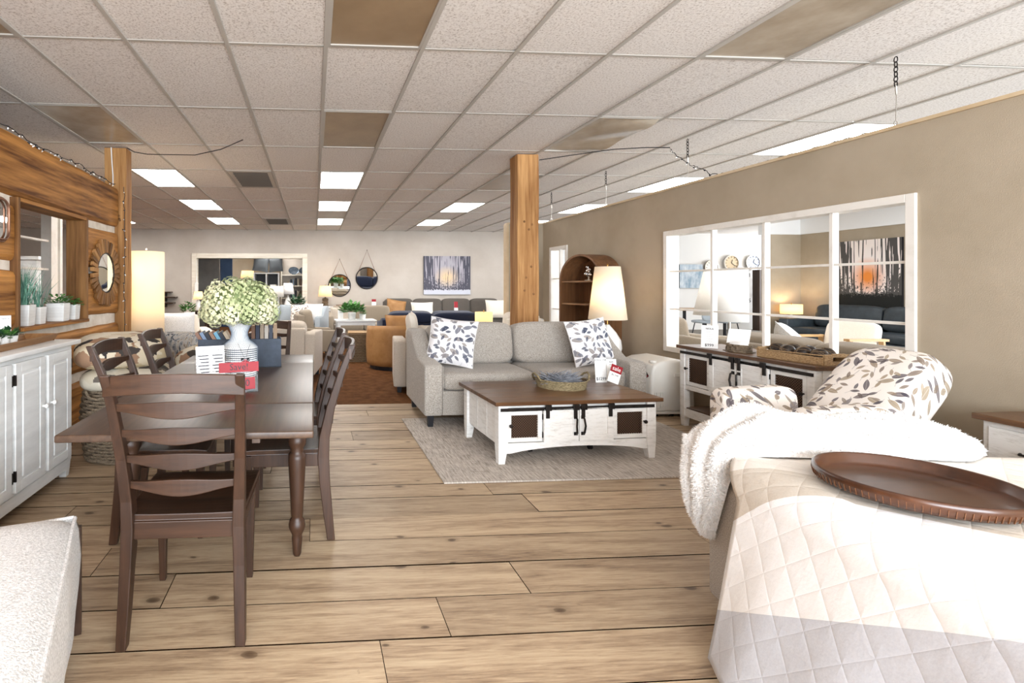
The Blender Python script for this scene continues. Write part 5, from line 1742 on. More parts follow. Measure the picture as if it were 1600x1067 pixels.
def quilt(u, v):
    # u: 0 near edge .. 1 far edge ; v: 0 head .. 1 hem ; s runs past the foot edge
    s = -1.85 + v * 2.45
    k = max(0, min(1, (s + .16) / .26))
    yfar = -.05 - .28 * k - .09 * max(0, s - .1) / .5
    y = -BWd + .02 + u * (yfar + BWd - .02)
    a_, b_ = .14, .12
    L = .2
    if s < -.1:
        x = .05 - (s + .1)
        z = ZT + .005 * math.sin(5 * x + 2 * y) + .004 * math.sin(13 * y + 3 * x)
    elif s < L - .1:
        t = (s + .1) / L * PI / 2
        x = .05 - a_ * math.sin(t)
        z = ZT - b_ * (1 - math.cos(t))
    else:
        q = s - (L - .1)
        f = q / .5
        fl = .016 * math.sin(9 * y + 1.5) + .008 * math.sin(21 * y + .5)
        x = .05 - a_ - .004 - .17 * f - fl * f
        z = ZT - b_ - q * .985
    if s < -.05 and -.05 - y < .08:
        z -= .06 * (1 - (-.05 - y) / .08) ** 2
    return (x, y, max(z, .02))
qo = MB().grid(quilt, 60, 120, uvf=lambda u, v: (quilt(u, v)[1] + 1.98, -1.85 + v * 2.45)).build('cover', MT['quilt'], ql, smooth=True)
so = qo.modifiers.new('solid', 'SOLIDIFY'); so.thickness = .012; so.offset = -1
def far_drop(u, v):
    x = .12 + u * 1.85
    return (x, -.045 + .02 * v + .012 * math.sin(9 * x) * v, ZT - .055 - v * .3)
MB().grid(far_drop, 40, 8, uvf=lambda u, v: (3.2, -1.2)).build('side_drop', MT['quilt'], ql, smooth=True)

# fur throw: a heap swept from the hanging end up over the corner and along the far edge
ft = thing('fur_throw', 'fluffy white fur throw bunched over the far corner of the bed', 'blanket', BP, BR)
rr_ = random.Random(3)
path = [(-.0, -.02, .28), (-.012, -.02, .36), (-.015, -.03, .46), (.0, -.03, .57), (.04, -.03, .65), (.13, -.03, .668), (.28, -.02, .668), (.45, -.01, .668), (.62, -.01, .668), (.78, -.02, .668), (.9, -.03, .668)]
wid = [.03, .075, .105, .13, .165, .19, .20, .20, .19, .18, .10]
hei = [.02, .05, .06, .075, .10, .115, .115, .11, .10, .095, .06]
def cat(vals, t):
    n = len(vals) - 1
    f = min(max(t, 0), .9999) * n
    i = int(f); f -= i
    p0, p1, p2, p3 = vals[max(i - 1, 0)], vals[i], vals[i + 1], vals[min(i + 2, n)]
    return .5 * (2 * p1 + (p2 - p0) * f + (2 * p0 - 5 * p1 + 4 * p2 - p3) * f * f + (3 * p1 - p0 - 3 * p2 + p3) * f ** 3)
PX_, PY_, PZ_ = [p[0] for p in path], [p[1] for p in path], [p[2] for p in path]
def throw(u, v):
    e = .004
    x, y, z = cat(PX_, u), cat(PY_, u), cat(PZ_, u)
    tx, tz = cat(PX_, u + e) - cat(PX_, u - e), cat(PZ_, u + e) - cat(PZ_, u - e)
    L = math.hypot(tx, tz) or 1
    tx, tz = tx / L, tz / L
    nx, nz = -tz, tx
    a = PI * v
    w = cat(wid, u); h = cat(hei, u)
    fo = 1 + .16 * math.sin(9 * v * PI + 3 * math.sin(7 * u)) * math.sin(a) + .1 * math.sin(23 * u + 4 * v)
    hh = h * max(0, math.sin(a)) ** .6 * fo
    yy = y - w * math.cos(a)
    zz = z + nz * hh
    if yy > .02 and nz > .5: zz -= 1.1 * (yy - .02)
    return (x + nx * hh, yy, zz)
MB().grid(throw, 110, 34).build('throw', MT['fur'], ft, smooth=True)
pile = MB()
for k in range(42000):
    u, v = rr_.uniform(.002, .985), rr_.uniform(.01, .985)
    p = Vector(throw(u, v)); pu = Vector(throw(u + .004, v)) - p; pv = Vector(throw(u, v + .008)) - p
    nn = pu.cross(pv)
    if nn.length < 1e-10: continue
    nn.normalize()
    cdir = p - Vector((cat(PX_, u), cat(PY_, u), cat(PZ_, u)))
    if nn.dot(cdir) < 0: nn = -nn
    t1 = (pu.normalized() * math.cos(k) + pv.normalized() * math.sin(k)) * .0022
    tip = p + nn * rr_.uniform(.004, .011) + Vector((rr_.uniform(-.006, .006), rr_.uniform(-.006, .006), rr_.uniform(-.006, .003)))
    pile.add([p - t1, p + t1, tip], [(0, 1, 2)])
MT['fur_tuft'] = M('fur_tuft', 'f7f5f2', None, .9, spec=.1)
tag(pile.build('fur_pile', MT['fur_tuft'], ft), kind='stuff')

# round carved tray on the bed
ty = thing('round_tray', 'large round dark wooden tray with notched rim on the bed', 'tray', (1.84, 1.42, .671))
RT = .234
pr = [(0, .0), (RT * .8, .0), (RT * .93, .002), (RT * .985, .016), (RT, .032), (RT * .995, .041), (RT * .975, .046), (RT * .955, .042), (RT * .93, .016), (RT * .9, .009), (RT * .5, .007), (0, .007)]
MB().lathe(pr, 72).build('dish', MT['tray_wood'], ty, smooth=True)
MT['notch'] = M('notch', '7d5438', '5a3822', .5, scale=(40, 40, 40))
nm_ = MB().obox((0, 0, 0), (.003, .0016, .02)).mesh('notch', MT['notch'])
for k in range(96):
    a = 2 * PI * k / 96
    r = RT * .987
    place('notch', nm_, ty, (r * math.cos(a), r * math.sin(a), .018), (0, R_(14), a))

# floral armchair between bed and sideboard, looking to the left (local -y is world -x)
fa = thing('floral_armchair', 'armchair in taupe floral fabric behind the bed, high back leaning right', 'armchair', (2.98, 2.80, 0), -90)
def soft_uv(size, loc, rot, name, e1=.5, e2=.5):
    mb = MB().soft((0, 0, 0), size, e1, e2, 48, 26)
    for i, p in enumerate(mb.v): mb.uv[i] = (p[0] * 1.0 + p[1] * .6 + loc[0], p[2] + p[1] * .8 + loc[1])
    return mb.build(name, MT['floral_taupe'], fa, loc, rot, smooth=True)
soft_uv((.50, .23, .74), (0, .36, .60), (R_(-40), 0, 0), 'back', .5, .42)
for s in (-1, 1):
    soft_uv((.13, .52, .5), (s * .27, -.13, .40), (R_(2), 0, 0), 'arm', .3, .25)
soft_uv((.42, .5, .22), (0, -.13, .38), (0, 0, 0), 'seat_cushion', .4, .3)
MB().box(-.29, .29, -.36, .22, .14, .3).build('base_frame', MT['linen_grey'], fa, bev=.03, seg=3)
for sx in (-1, 1):
    for sy in (-.3, .18):
        MB().sweep([(sx * .25, sy, 0), (sx * .25, sy, .15)], [(.016, .016), (.024, .024)]).build('leg', MT['dark_wood'], fa)
# nightstand by the wall
ns = thing('nightstand', 'white nightstand with brown top at the right edge', 'nightstand', (3.69, 2.22, 0), -90)
MB().box(-.22, .22, -.205, .2, .60, .63).build('top', MT['brown_top'], ns, bev=.003)
MB().box(-.20, .20, -.165, .18, .08, .60).build('body', MT['distressed'], ns, bev=.003)
for z0, z1 in ((.36, .57), (.12, .34)):
    d = MB().box(-.17, .17, -.181, -.165, z0, z1).build('drawer', MT['distressed'], ns, bev=.003)
    MB().tube([(-.05, -.181, (z0 + z1) / 2), (-.04, -.205, (z0 + z1) / 2), (.04, -.205, (z0 + z1) / 2), (.05, -.181, (z0 + z1) / 2)], .006, 6).build('handle', MT['black_iron'], d)
for sx in (-1, 1):
    for sy in (-.14, .155):
        MB().box(sx * .18 - .02, sx * .18 + .02, sy - .02, sy + .02, 0, .09).build('leg', MT['distressed'], ns)
# ---------------------------------------------------------------- the back of the hall
def at(px, py, Y):
    """point seen at a photo pixel, on the plane y = Y"""
    u = (px - 541) / 783
    d = Y / (c_ - u * s_)
    return Vector((u * d * c_ + d * s_, Y, 1.3 - (py - 447) / 783 * d))
def sx_(px, Y): return at(px, 447, Y).x

sofa('armchair', 'cream armchair behind the left end of the grey loveseat', 'armchair', (1.50, 6.36, 0), 172, .96, .86, .78, 'sofa_beige', 1, .15, .62, .66, .44, .08)
throw_pillow('cream pillow poking above the cream armchair behind the loveseat', (1.22, 6.15, .64), 75, 8, .42, .34, .14, 'cream_fabric')
tc_ = thing('tub_chair', 'tan leather tub chair with its curved back to the camera', 'armchair', (1.30, 7.95, 0), 185)
def tub(u, v):
    a = -PI * .02 + PI * 1.04 * u
    r = .45 + .02 * math.sin(PI * v)
    return (r * math.cos(a), r * math.sin(a) * .95, .07 + v * (.60 + .03 * math.sin(PI * u)))
o = MB().grid(tub, 36, 8).build('curved_shell', MT['tan_leather'], tc_, smooth=True)
so = o.modifiers.new('solid', 'SOLIDIFY'); so.thickness = .12; so.offset = -1
MB().soft((0, -.02, .36), (.7, .68, .2), .35, .5).build('seat_cushion', MT['tan_leather'], tc_, smooth=True)
MB().lathe([(.4, 0), (.4, .07)], 28).build('swivel_base', MT['black'], tc_)
throw_pillow('tan leather pillow resting high in the tub chair', (1.38, 7.86, .47), 5, 12, .5, .38, .18, 'tan_leather')
# wicker cube
wc = thing('wicker_cube', 'square brown wicker storage cube on the carpet', 'basket', (.80, 8.70, .004), -4)
mb = MB()
for j in range(17):
    z = .012 + .0285 * j
    pts = []
    for sd, (ax, ay) in enumerate(((1, 0), (0, 1), (-1, 0), (0, -1))):
        for k in range(12):
            f = -1 + 2 * k / 12
            w_ = .2 + .006 * (1 if (k + j) % 2 else -1)
            x, y = [(f * .2, -w_), (w_, f * .2), (-f * .2, w_), (-w_, -f * .2)][sd]
            pts.append((x, y, z))
    mb.tube(pts, .013, 5, True)
mb.build('weave', MT['wicker_dark'], wc)
MB().box(-.19, .19, -.19, .19, .0, .49).build('core', MT['wicker_dark'], wc)
MB().box(-.205, .205, -.205, .205, .49, .505).build('lid', MT['wicker_tan'], wc, bev=.006)
# white low table with plant pots
wt = thing('white_table', 'small white table with lower shelf in the seating area', 'table', (.87, 10.5, .004), 3)
MB().box(-.42, .42, -.26, .26, .565, .595).build('top', MT['white_wood'], wt, bev=.004)
for sx in (-1, 1):
    for sy in (-1, 1):
        MB().box(sx * .36 - .03, sx * .36 + .03, sy * .21 - .03, sy * .21 + .03, 0, .565).build('leg', MT['white_wood'], wt)
MB().box(-.38, .38, -.22, .22, .06, .085).build('lower_shelf', MT['white_wood'], wt)
for sy in (-1, 1): MB().box(-.33, .33, sy * .22 - .01, sy * .22 + .01, .49, .565).build('apron', MT['white_wood'], wt)
pot_plant('potted_fern', 'spiky green plant in white pot on the small white table', (.80, 10.45, .599), 0, 'ceramic', .07, .085, .15, 'leaf', n=240, R=.22, Hh=.24, leaf=.12, seed=31, up=1.0)
pot_plant('potted_fern', 'smaller white pot right of the spiky plant on the white table', (1.02, 10.42, .599), 0, 'ceramic', .06, .07, .12, 'leaf', n=60, R=.06, Hh=.05, leaf=.04, seed=32)
card('price_card', 'white folded card on the small white table', (.56, 10.4, .6), 5, .11, .2, 'paper', [], lean=5)
sofa('sofa', 'taupe sofa behind the small white table', 'sofa', (1.15, 11.95, .004), 3, 1.75, .85, .80, 'taupe', 2, .16, .6, .66, .42, .1)
throw_pillow('beige pillow on the left of the taupe sofa', (.62, 11.68, .42), 8, 14, .45, .4, .15, 'sofa_beige')
wch = sofa('armchair', 'taupe upright armchair left of the small white table', 'armchair', (.02, 9.3, .004), 100, .7, .72, .84, 'taupe', 1, .1, .5, .55, .44, .12, back_t=.16)
# grey-blue small sofa with pillows
sofa('loveseat', 'blue-grey small sofa with swept arms under the doorway edge', 'sofa', (-.32, 10.9, .004), -14, 1.15, .85, .86, 'grey_blue', 1, .12, .66, .86, .46, .12)
throw_pillow('sage grey pillow at the left of the blue-grey sofa', (-.52, 10.72, .5), -10, 15, .42, .42, .14, 'grey_blue')
throw_pillow('cream leaf print pillow in the middle of the blue-grey sofa', (-.28, 10.46, .5), -12, 15, .42, .42, .14, 'floral_taupe')
throw_pillow('white pillow at the right of the blue-grey sofa', (-.02, 10.68, .5), -25, 15, .44, .44, .14, 'white_boucle')
# white console with lamp at the back wall
cn = thing('console_table', 'long white console table against the back wall', 'table', (.97, 13.8, .004))
MB().box(-.78, .78, -.2, .2, .70, .735).build('top', MT['white_wood'], cn, bev=.004)
MB().box(-.72, .72, -.17, .17, .62, .70).build('apron', MT['white_wood'], cn)
for sx in (-1, 1):
    for sy in (-1, 1): MB().box(sx * .72 - .035, sx * .72 + .035, sy * .15 - .035, sy * .15 + .035, 0, .70).build('leg', MT['white_wood'], cn)
MB().box(-.72, .72, -.16, .16, .1, .13).build('lower_shelf', MT['white_wood'], cn)
stack = [(.06, 0), (.085, .005), (.085, .06), (.06, .07), (.085, .08), (.085, .14), (.06, .15), (.085, .16), (.085, .22), (.02, .24), (.012, .27)]
lamp('table_lamp', 'lit cream lamp with stacked dark base on the white console', (.32, 13.8, .739), stack, (.2, .15, .27, .57), MT['shade_lit_warm'], 7, 'wicker_dark')
dt = thing('decor_tray', 'long dark wooden tray of balls on the white console', 'tray', (1.0, 13.8, .739))
MB().box(-.38, .38, -.09, .09, 0, .02).build('base', MT['brown_top'], dt)
MB().box(-.38, .38, -.09, -.08, .02, .045).box(-.38, .38, .08, .09, .02, .045).build('sides', MT['brown_top'], dt)
for k in range(5):
    ball('woven_ball', ['small dark ball first from left in the console tray', 'small dark ball second in the console tray', 'small dark ball third in the console tray', 'small dark ball fourth in the console tray', 'small dark ball last at right in the console tray'][k], (.84 + .1 * k, 13.8, .7605), .042, 'ball_dark', 'balls in the console tray', 50 + k)
card('price_card', 'white and red card at the right end of the white console', (1.66, 13.75, .739), 0, .12, .2, 'paper', [], .07, 5)
# round strap mirrors and the forest canvas
def strap_mirror(px, py, R, apex, label):
    p = at(px, py, 14.22)
    t = thing('strap_mirror', label, 'mirror', p, 0, 'round mirrors on the back wall')
    t.rotation_euler.x = R_(5)
    MB().lathe([(0, .012), (R, .012), (R, 0)], 40).build('glass', MT['mirror'], t, (0, 0, 0), (R_(90), 0, 0))
    MB().tube([(R * math.cos(a * PI / 24), -.008, R * math.sin(a * PI / 24)) for a in range(48)], .016, 6, True).build('frame', MT['black_iron'], t, smooth=True)
    top = at(px, apex, 14.22).z - p.z
    MB().tube([(-R * .78, -.008, R * .64), (0, -.008, top), (R * .78, -.008, R * .64)], .008, 5).build('strap', MT['copper'], t)
    MB().lathe([(0, .03), (.012, .03), (.012, 0)], 10).build('peg', MT['black_iron'], t, (0, .0, top), (R_(90), 0, 0))
strap_mirror(530.5, 446, .31, 405, 'round strap-hung mirror nearer the console lamp, lower of two')
strap_mirror(573, 434.5, .305, 391, 'round strap-hung mirror higher and right of two on the back wall')
def canvas(name, label, w, h, mat, loc, rz, d=.04):
    t = thing(name, label, 'painting', loc, rz)
    MB().box(-w / 2, w / 2, 0, d, -h / 2, h / 2).build('stretcher', MT['black'], t)
    mb = MB(); mb.add([(-w / 2, -.002, -h / 2), (w / 2, -.002, -h / 2), (w / 2, -.002, h / 2), (-w / 2, -.002, h / 2)], [(0, 1, 2, 3)], [(0, 0), (1, 0), (1, 1), (0, 1)])
    mb.build('painted_face', MT[mat], t)
    return t
a, b = at(662, 400, 14.2), at(735, 460, 14.2)
canvas('canvas_painting', 'winter birch forest canvas with a glowing centre on the back wall', b.x - a.x, a.z - b.z, 'winter_forest', ((a.x + b.x) / 2, 14.2, (a.z + b.z) / 2), 0)
# long charcoal sectional and navy settee
sofa('sectional_sofa', 'long charcoal sectional sofa along the back wall', 'sofa', (3.55, 13.5, .004), 0, 3.5, 1.0, .93, 'charcoal_fabric', 4, .14, .62, .66, .46, .08, back_t=.2)
throw_pillow('tan pillow at the left end of the charcoal sectional', (2.16, 13.05, .46), 14, 10, .55, .44, .15, 'tan_leather', 10)
throw_pillow('cream pillow beside the tan one on the charcoal sectional', (2.86, 13.05, .46), 5, 12, .6, .42, .15, 'cream_fabric')
throw_pillow('cream pillow at the right end of the charcoal sectional', (4.85, 12.98, .46), -8, 12, .6, .48, .16, 'cream_fabric')
card('price_card', 'tall white and red tag standing on the charcoal sectional', (3.75, 13.0, .47), 0, .1, .42, 'paper', [], .16, 6)
sofa('sofa', 'navy velvet settee with its wavy back to the camera', 'sofa', (2.25, 9.65, .004), 180, 1.95, .85, .80, 'navy', 2, .15, .6, .7, .44, .1)
nb = MB()
for k in range(2):
    MB().soft((-.44 + .88 * k, .36, .70), (.92, .2, .22), .6, .5).build('back_roll', MT['navy'], [o for o in bpy.data.objects if o.get('label', '').startswith('navy velvet')][0], smooth=True)
# drum lamp on a stool between settee and wing wall
stl = thing('side_table', 'small round white table under the amber drum lamp', 'table', (3.06, 8.85, .004))
MB().lathe([(0, .40), (.2, .40), (.2, .43), (0, .43)], 24).build('top', MT['white_wood'], stl)
MB().lathe([(.15, 0), (.14, .02), (.03, .04), (.025, .4)], 18).build('pedestal', MT['white_wood'], stl)
lamp('table_lamp', 'small amber drum lamp just above the loveseat back', (3.06, 8.85, .434), [(.06, 0), (.07, .01), (.07, .08), (.03, .13), (.012, .17)], (.155, .155, .19, .40), MT['shade_amber'] if 'shade_amber' in MT else MT.setdefault('shade_amber', lit_shade('shade_amber', 'f0d9a8', .2)), 2.5)
sofa('armchair', 'cream armchair behind the timber column', 'armchair', (2.98, 7.25, .004), 180, .78, .85, .90, 'cream_fabric', 1, .14, .62, .7, .46, .1)

# table with lamp left of the doorway, white shelf-like bits by the wall
tb = thing('end_table', 'dark square end table by the left door frame', 'table', (at(314, 480, 13.4).x, 13.4, .004))
MB().box(-.21, .21, -.2, .2, .62, .655).build('top', MT['dark_wood_x'], tb, bev=.004)
for sx in (-1, 1):
    for sy in (-1, 1): MB().box(sx * .17 - .03, sx * .17 + .03, sy * .16 - .03, sy * .16 + .03, 0, .62).build('leg', MT['dark_wood'], tb)
MB().box(-.19, .19, -.18, .18, .15, .18).build('lower_shelf', MT['dark_wood_x'], tb)
lamp('table_lamp', 'small lit lamp on the dark end table by the door frame', (at(310, 480, 13.4).x, 13.4, .66), [(.05, 0), (.06, .01), (.055, .1), (.065, .22), (.02, .27), (.01, .3)], (.14, .1, .29, .50), MT['shade_lit_warm'], 5)
fr = thing('photo_frame', 'small dark picture frame on the end table', 'frame', (at(322, 480, 13.3).x + .02, 13.3, .66), -10)
MB().box(-.07, -.055, -.01, .01, 0, .22).box(.055, .07, -.01, .01, 0, .22).box(-.055, .055, -.01, .01, 0, .015).box(-.055, .055, -.01, .01, .205, .22).build('border', MT['black'], fr)
MB().box(-.055, .055, 0, .006, .015, .205).build('picture', MT['paper'], fr)
pot_plant('potted_plant', 'small leafy plant standing beyond the ivory armchair', (at(293, 490, 12.6).x, 12.6, .52), 0, 'ceramic', .06, .08, .14, 'leaf', n=150, R=.16, Hh=.3, leaf=.09, seed=41)
pst = thing('plant_stand', 'dark stand under the plant beyond the ivory armchair', 'stand', (at(293, 490, 12.6).x, 12.6, .004))
MB().lathe([(.14, 0), (.13, .02), (.025, .05), (.025, .48), (.12, .49), (.12, .515)], 18).build('pedestal', MT['dark_wood'], pst)
wsf = thing('wall_shelf', 'dark wooden ledges on the back wall behind the column lamp', 'shelf', (at(258, 470, 14.1).x, 14.1, 1.0))
for z, w_ in ((-.18, .5), (-.02, .62), (.12, .35)):
    MB().box(-w_ / 2, w_ / 2, -.14, .14, z, z + .03).build('ledge', MT['dark_wood_x'], wsf)
    MB().box(-.02, .02, .0, .14, z - .1, z).build('bracket', MT['black_iron'], wsf)

# stock room seen through the doorway
def pan(name, label, cat_, px0, px1, py0, py1, Y, mat, th=.06):
    a, b = at(px0, py0, Y), at(px1, py1, Y)
    t = thing(name, label, cat_, ((a.x + b.x) / 2, Y, 0))
    w_ = b.x - a.x
    MB().box(-w_ / 2, w_ / 2, 0, th, .0, a.z).build('panel', MT[mat], t, bev=.004)
    MB().box(-w_ / 2, -w_ / 2 + .05, -.012, 0, 0, a.z).box(w_ / 2 - .05, w_ / 2, -.012, 0, 0, a.z).build('stile', MT[mat], t)
    return t
MT['grey_panel'] = M('grey_panel', '6d6a66', '5c5a57', .8, scale=(2, 2, 2))
MT['blue_panel'] = M('blue_panel', '3e526e', '34465f', .8, scale=(2, 2, 2))
pan('room_screen', 'grey screen panel standing at the left inside the doorway', 'screen', 305, 343, 402, 600, 15.3, 'grey_panel')
pan('blue_door', 'dark blue door panel inside the doorway', 'door', 344, 363, 404, 600, 16.2, 'blue_panel')
lk = thing('lantern', 'slim white lantern hanging at the left of the doorway', 'lantern', (at(307, 440, 14.1).x, 14.12, at(307, 457, 14.1).z))
MB().box(-.05, .05, -.05, .05, 0, .02).box(-.04, .04, -.04, .04, .02, .24).build('body', MT['ceramic'], lk)
MB().lathe([(.06, .24), (.02, .30), (.008, .48), (.004, .9)], 8).build('cap', MT['ceramic'], lk)
p = at(386, 434, 17.0)
dr = thing('dresser', 'tan dresser under the lamp inside the doorway', 'dresser', (p.x, 17.15, 0))
MB().box(-.45, .45, -.22, .22, .06, p.z - .28).build('body', MT['brown_top'], dr)
for k in range(3):
    d_ = MB().box(-.42, .42, -.24, -.22, .1 + k * .3, .37 + k * .3).build('drawer', MT['rustic_tray'], dr)
    MB().box(-.06, .06, -.26, -.24, .22 + k * .3, .25 + k * .3).build('handle', MT['black_iron'], d_)
for sx in (-1, 1): MB().box(sx * .4 - .03, sx * .4 + .03, -.2, .2, 0, .06).build('plinth', MT['brown_top'], dr)
lamp('table_lamp', 'lit lamp with tan shade inside the doorway', (p.x, 17.15, p.z - .279), [(.08, 0), (.09, .02), (.03, .1), (.02, .26)], (.24, .2, .27, .52), MT['shade_amber'], 9)
# shelving with pillows
a, b = at(398, 428, 15.6), at(436, 600, 15.6)
sh = thing('display_cubby', 'white display unit with pillows on top inside the doorway', 'shelf', ((a.x + b.x) / 2, 15.6, 0))
w_ = b.x - a.x
for x in (-w_ / 2, 0, w_ / 2): MB().box(x - .02, x + .02, -.2, .2, 0, a.z).build('upright', MT['white_wood'], sh)
for z in (.1, .62, 1.14, a.z): MB().box(-w_ / 2 - .02, w_ / 2 + .02, -.2, .2, z, z + .035).build('shelf_board', MT['white_wood'], sh)
MB().box(-w_ / 2, w_ / 2, .19, .2, 0, a.z).build('back_panel', MT['black'], sh)
zt = a.z + .037
throw_pillow('slate grey pillow leaning at the left on the display unit', (at(408, 430, 15.55).x, 15.55, zt), 10, 10, .48, .5, .18, 'slate', 8)
throw_pillow('slate grey pillow leaning at the right on the display unit', (at(431, 430, 15.55).x, 15.52, zt), -12, 10, .44, .48, .18, 'slate', -6)
for k, (x, z, lab) in enumerate(((-.25, 1.178, 'white framed card in the left cubby of the display unit'), (.2, 1.178, 'white framed card in the right cubby of the display unit'))):
    f_ = thing('photo_frame', lab, 'frame', (sh.location.x + x, 15.52, z), 0)
    MB().box(-.13, .13, -.01, .01, 0, .2).build('border', MT['black'], f_)
    MB().box(-.1, .1, -.014, -.01, .03, .17).build('picture', MT['paper'], f_)
# bookcase at right with bowls and books
a, b = at(441, 398, 16.4), at(474, 600, 16.4)
bc = thing('bookcase', 'cream open bookcase at the right inside the doorway', 'bookcase', ((a.x + b.x) / 2 + .15, 16.4, 0))
w_ = b.x - a.x + .3
MB().box(-w_ / 2 - .03, -w_ / 2, -.18, .18, 0, a.z).build('side_panel', MT['trim'], bc)
MB().box(w_ / 2, w_ / 2 + .03, -.18, .18, 0, a.z).build('side_panel', MT['trim'], bc)
MB().box(-w_ / 2, w_ / 2, .17, .18, 0, a.z).build('back_panel', MT['wall_cream'], bc)
shz = []
for py in (429, 446, 465, 485, 505):
    z = at(450, py, 16.4).z
    shz.append(z)
    MB().box(-w_ / 2, w_ / 2, -.18, .17, z - .035, z).build('shelf_board', MT['trim'], bc)
MT['steel_blue'] = M('steel_blue', '4a5560', '6d7884', .3, .6, scale=(6, 6, 6))
for k, x in enumerate((-.12, .22)):
    bw = thing('platter', ['dark oval platter left on the top shelf of the cream bookcase', 'dark oval platter right on the top shelf of the cream bookcase'][k], 'platter', (bc.location.x + x, 16.36, shz[0]), 0)
    MB().lathe([(0, .0), (.16, .01), (.17, .03), (.15, .022), (0, .014)], 24, sx=1, sy=.72).build('dish', MT['steel_blue'], bw, (0, .03, .125), (R_(78), 0, 0))
    MB().box(-.06, .06, .0, .06, 0, .02).build('stand', MT['black'], bw)
for q, zz in enumerate(shz[1:3]):
    for k in range(6):
        c = ['2d3a4a', '7a8796', '1f242c', 'b7ab98', '5b4636', '40505e'][k]
        book((bc.location.x - .2 + .075 * k, 16.34, zz), 0, 0, .045, .2 + .02 * (k % 3), .14, c, '%s book %s shelf of the cream bookcase' % (['navy', 'grey', 'black', 'beige', 'brown', 'slate'][k], 'on the second' if q == 0 else 'on the third'), 'books in the cream bookcase')
# unlit lamps and flowers in front of the doorway
def floor_table(px, Y, z, label):
    t = thing('side_table', label, 'table', (at(px, 460, Y).x, Y, .004))
    MB().lathe([(0, z - .03), (.22, z - .03), (.22, z), (0, z)], 22).build('top', MT['dark_wood_x'], t)
    MB().lathe([(.16, 0), (.15, .02), (.03, .05), (.03, z - .03)], 16).build('pedestal', MT['dark_wood'], t)
    return t
floor_table(431, 12.9, .62, 'dark round table under the square-shaded lamp by the doorway')
lamp('table_lamp', 'unlit white lamp with wide drum shade left of two before the doorway', (at(431, 460, 12.9).x, 12.9, .625), [(.06, 0), (.09, .02), (.1, .15), (.06, .28), (.02, .34), (.012, .4)], (.21, .2, .40, .68), MT['shade_off'], 0, lit=False)
floor_table(450, 13.6, .66, 'dark round table under the tapered unlit lamp by the doorway')
lamp('table_lamp', 'unlit white lamp with tapered shade right of two before the doorway', (at(450, 460, 13.6).x, 13.6, .665), [(.06, 0), (.09, .02), (.1, .15), (.06, .28), (.02, .34), (.012, .4)], (.17, .12, .42, .72), MT['shade_white'], 0, lit=False)
floor_table(464, 12.4, .58, 'dark round table carrying the red vase by the doorway')
vs_ = thing('bud_vase', 'red brown vase of green stems by the doorway', 'vase', (at(464, 460, 12.4).x, 12.4, .585))
MB().lathe([(.05, 0), (.07, .06), (.06, .16), (.03, .22), (.04, .26)], 18).build('body', M('red_glaze', '7a3226', None, .3), vs_, smooth=True)
lf = leafy(MB(), 0, 160, .17, .28, 77, .09, 1.0)
lf.v = [(x, y, z + .24) for x, y, z in lf.v]
lf.build('stems', MT['leaf_dark'], vs_)

# ---------------------------------------------------------------- room past the log-wall opening
wg = thing('lattice_screen', 'white open-grid screen seen through the log wall opening', 'screen', (-3.2, 5.9, 0))
MB().box(-.06, .06, .33, .48, 0, 2.2).build('post', MT['white_frame'], wg)
MB().box(-.06, .06, .54, .60, 0, 2.2).build('post', MT['white_frame'], wg)
for z in (1.84, 1.50): MB().box(-.03, .03, -1.6, .33, z - .012, z + .012).build('crossbar', MT['white_frame'], wg)
MB().box(-.05, .05, -1.6, -1.5, 0, 2.2).build('post', MT['white_frame'], wg)
dd = thing('dresser', 'white dresser in the room behind the log wall', 'dresser', (-3.75, 6.1, 0), 0)
MB().box(-.9, .35, -.25, .25, .05, 1.06).build('body', MT['white_wood'], dd)
MB().box(-.95, .4, -.3, .3, 1.06, 1.1).build('top', MT['white_wood'], dd)
for k in range(3): MB().box(-.85, .3, -.27, -.25, .12 + .31 * k, .4 + .31 * k).build('drawer', MT['white_wood'], dd)
lamp('table_lamp', 'unlit lamp with linen drum shade behind the log wall', (-3.68, 6.1, 1.1), [(.06, 0), (.07, .02), (.03, .06), (.012, .1)], (.125, .115, .10, .30), MT['shade_off'], 0, lit=False)
hb = thing('white_headboard', 'white panelled cabinet back seen through the log wall opening', 'cabinet', (-5.6, 9.4, 0))
MB().box(-1.2, .6, 0, .3, 0, 1.78).build('body', MT['white_wood'], hb)
MB().box(-1.25, .65, -.03, .32, 1.78, 1.84).build('cornice', MT['white_wood'], hb)
for k in range(3): MB().box(-1.1 + .55 * k, -.62 + .55 * k, -.02, 0, .9, 1.7).build('panel', MT['white_wood'], hb, bev=.01)
MB().box(-1.2, .6, -.04, 0, 1.2, 1.26).build('rail', MT['brown_top'], hb)
# ---------------------------------------------------------------- the side hall beyond the partition window
sofa('sofa', 'charcoal leather sofa along the side hall wall, seen through the partition window', 'sofa', (10.35, 8.6, .002), -90, 2.9, .95, .90, 'charcoal_leather', 2, .2, .62, .66, .46, .1, back_t=.24)
canvas('canvas_painting', 'dark tree canvas with orange sunset seen through the partition window', 1.15, 1.32, 'sunset_forest', (10.85, 9.15, 1.55), -90)
et = thing('end_table', 'low dark end table in the side hall corner', 'table', (10.45, 10.3, .002))
MB().box(-.2, .2, -.18, .18, .5, .54).build('top', MT['dark_wood_x'], et)
for sx in (-1, 1):
    for sy in (-1, 1): MB().box(sx * .17 - .02, sx * .17 + .02, sy * .15 - .02, sy * .15 + .02, 0, .5).build('leg', MT['dark_wood'], et)
lamp('table_lamp', 'small lit lamp in the side hall corner above the leather sofa', (10.4, 10.28, .543), [(.07, 0), (.08, .02), (.03, .06), (.02, .14), (.01, .18)], (.19, .19, .15, .36), MT['shade_lit_warm'], 12)
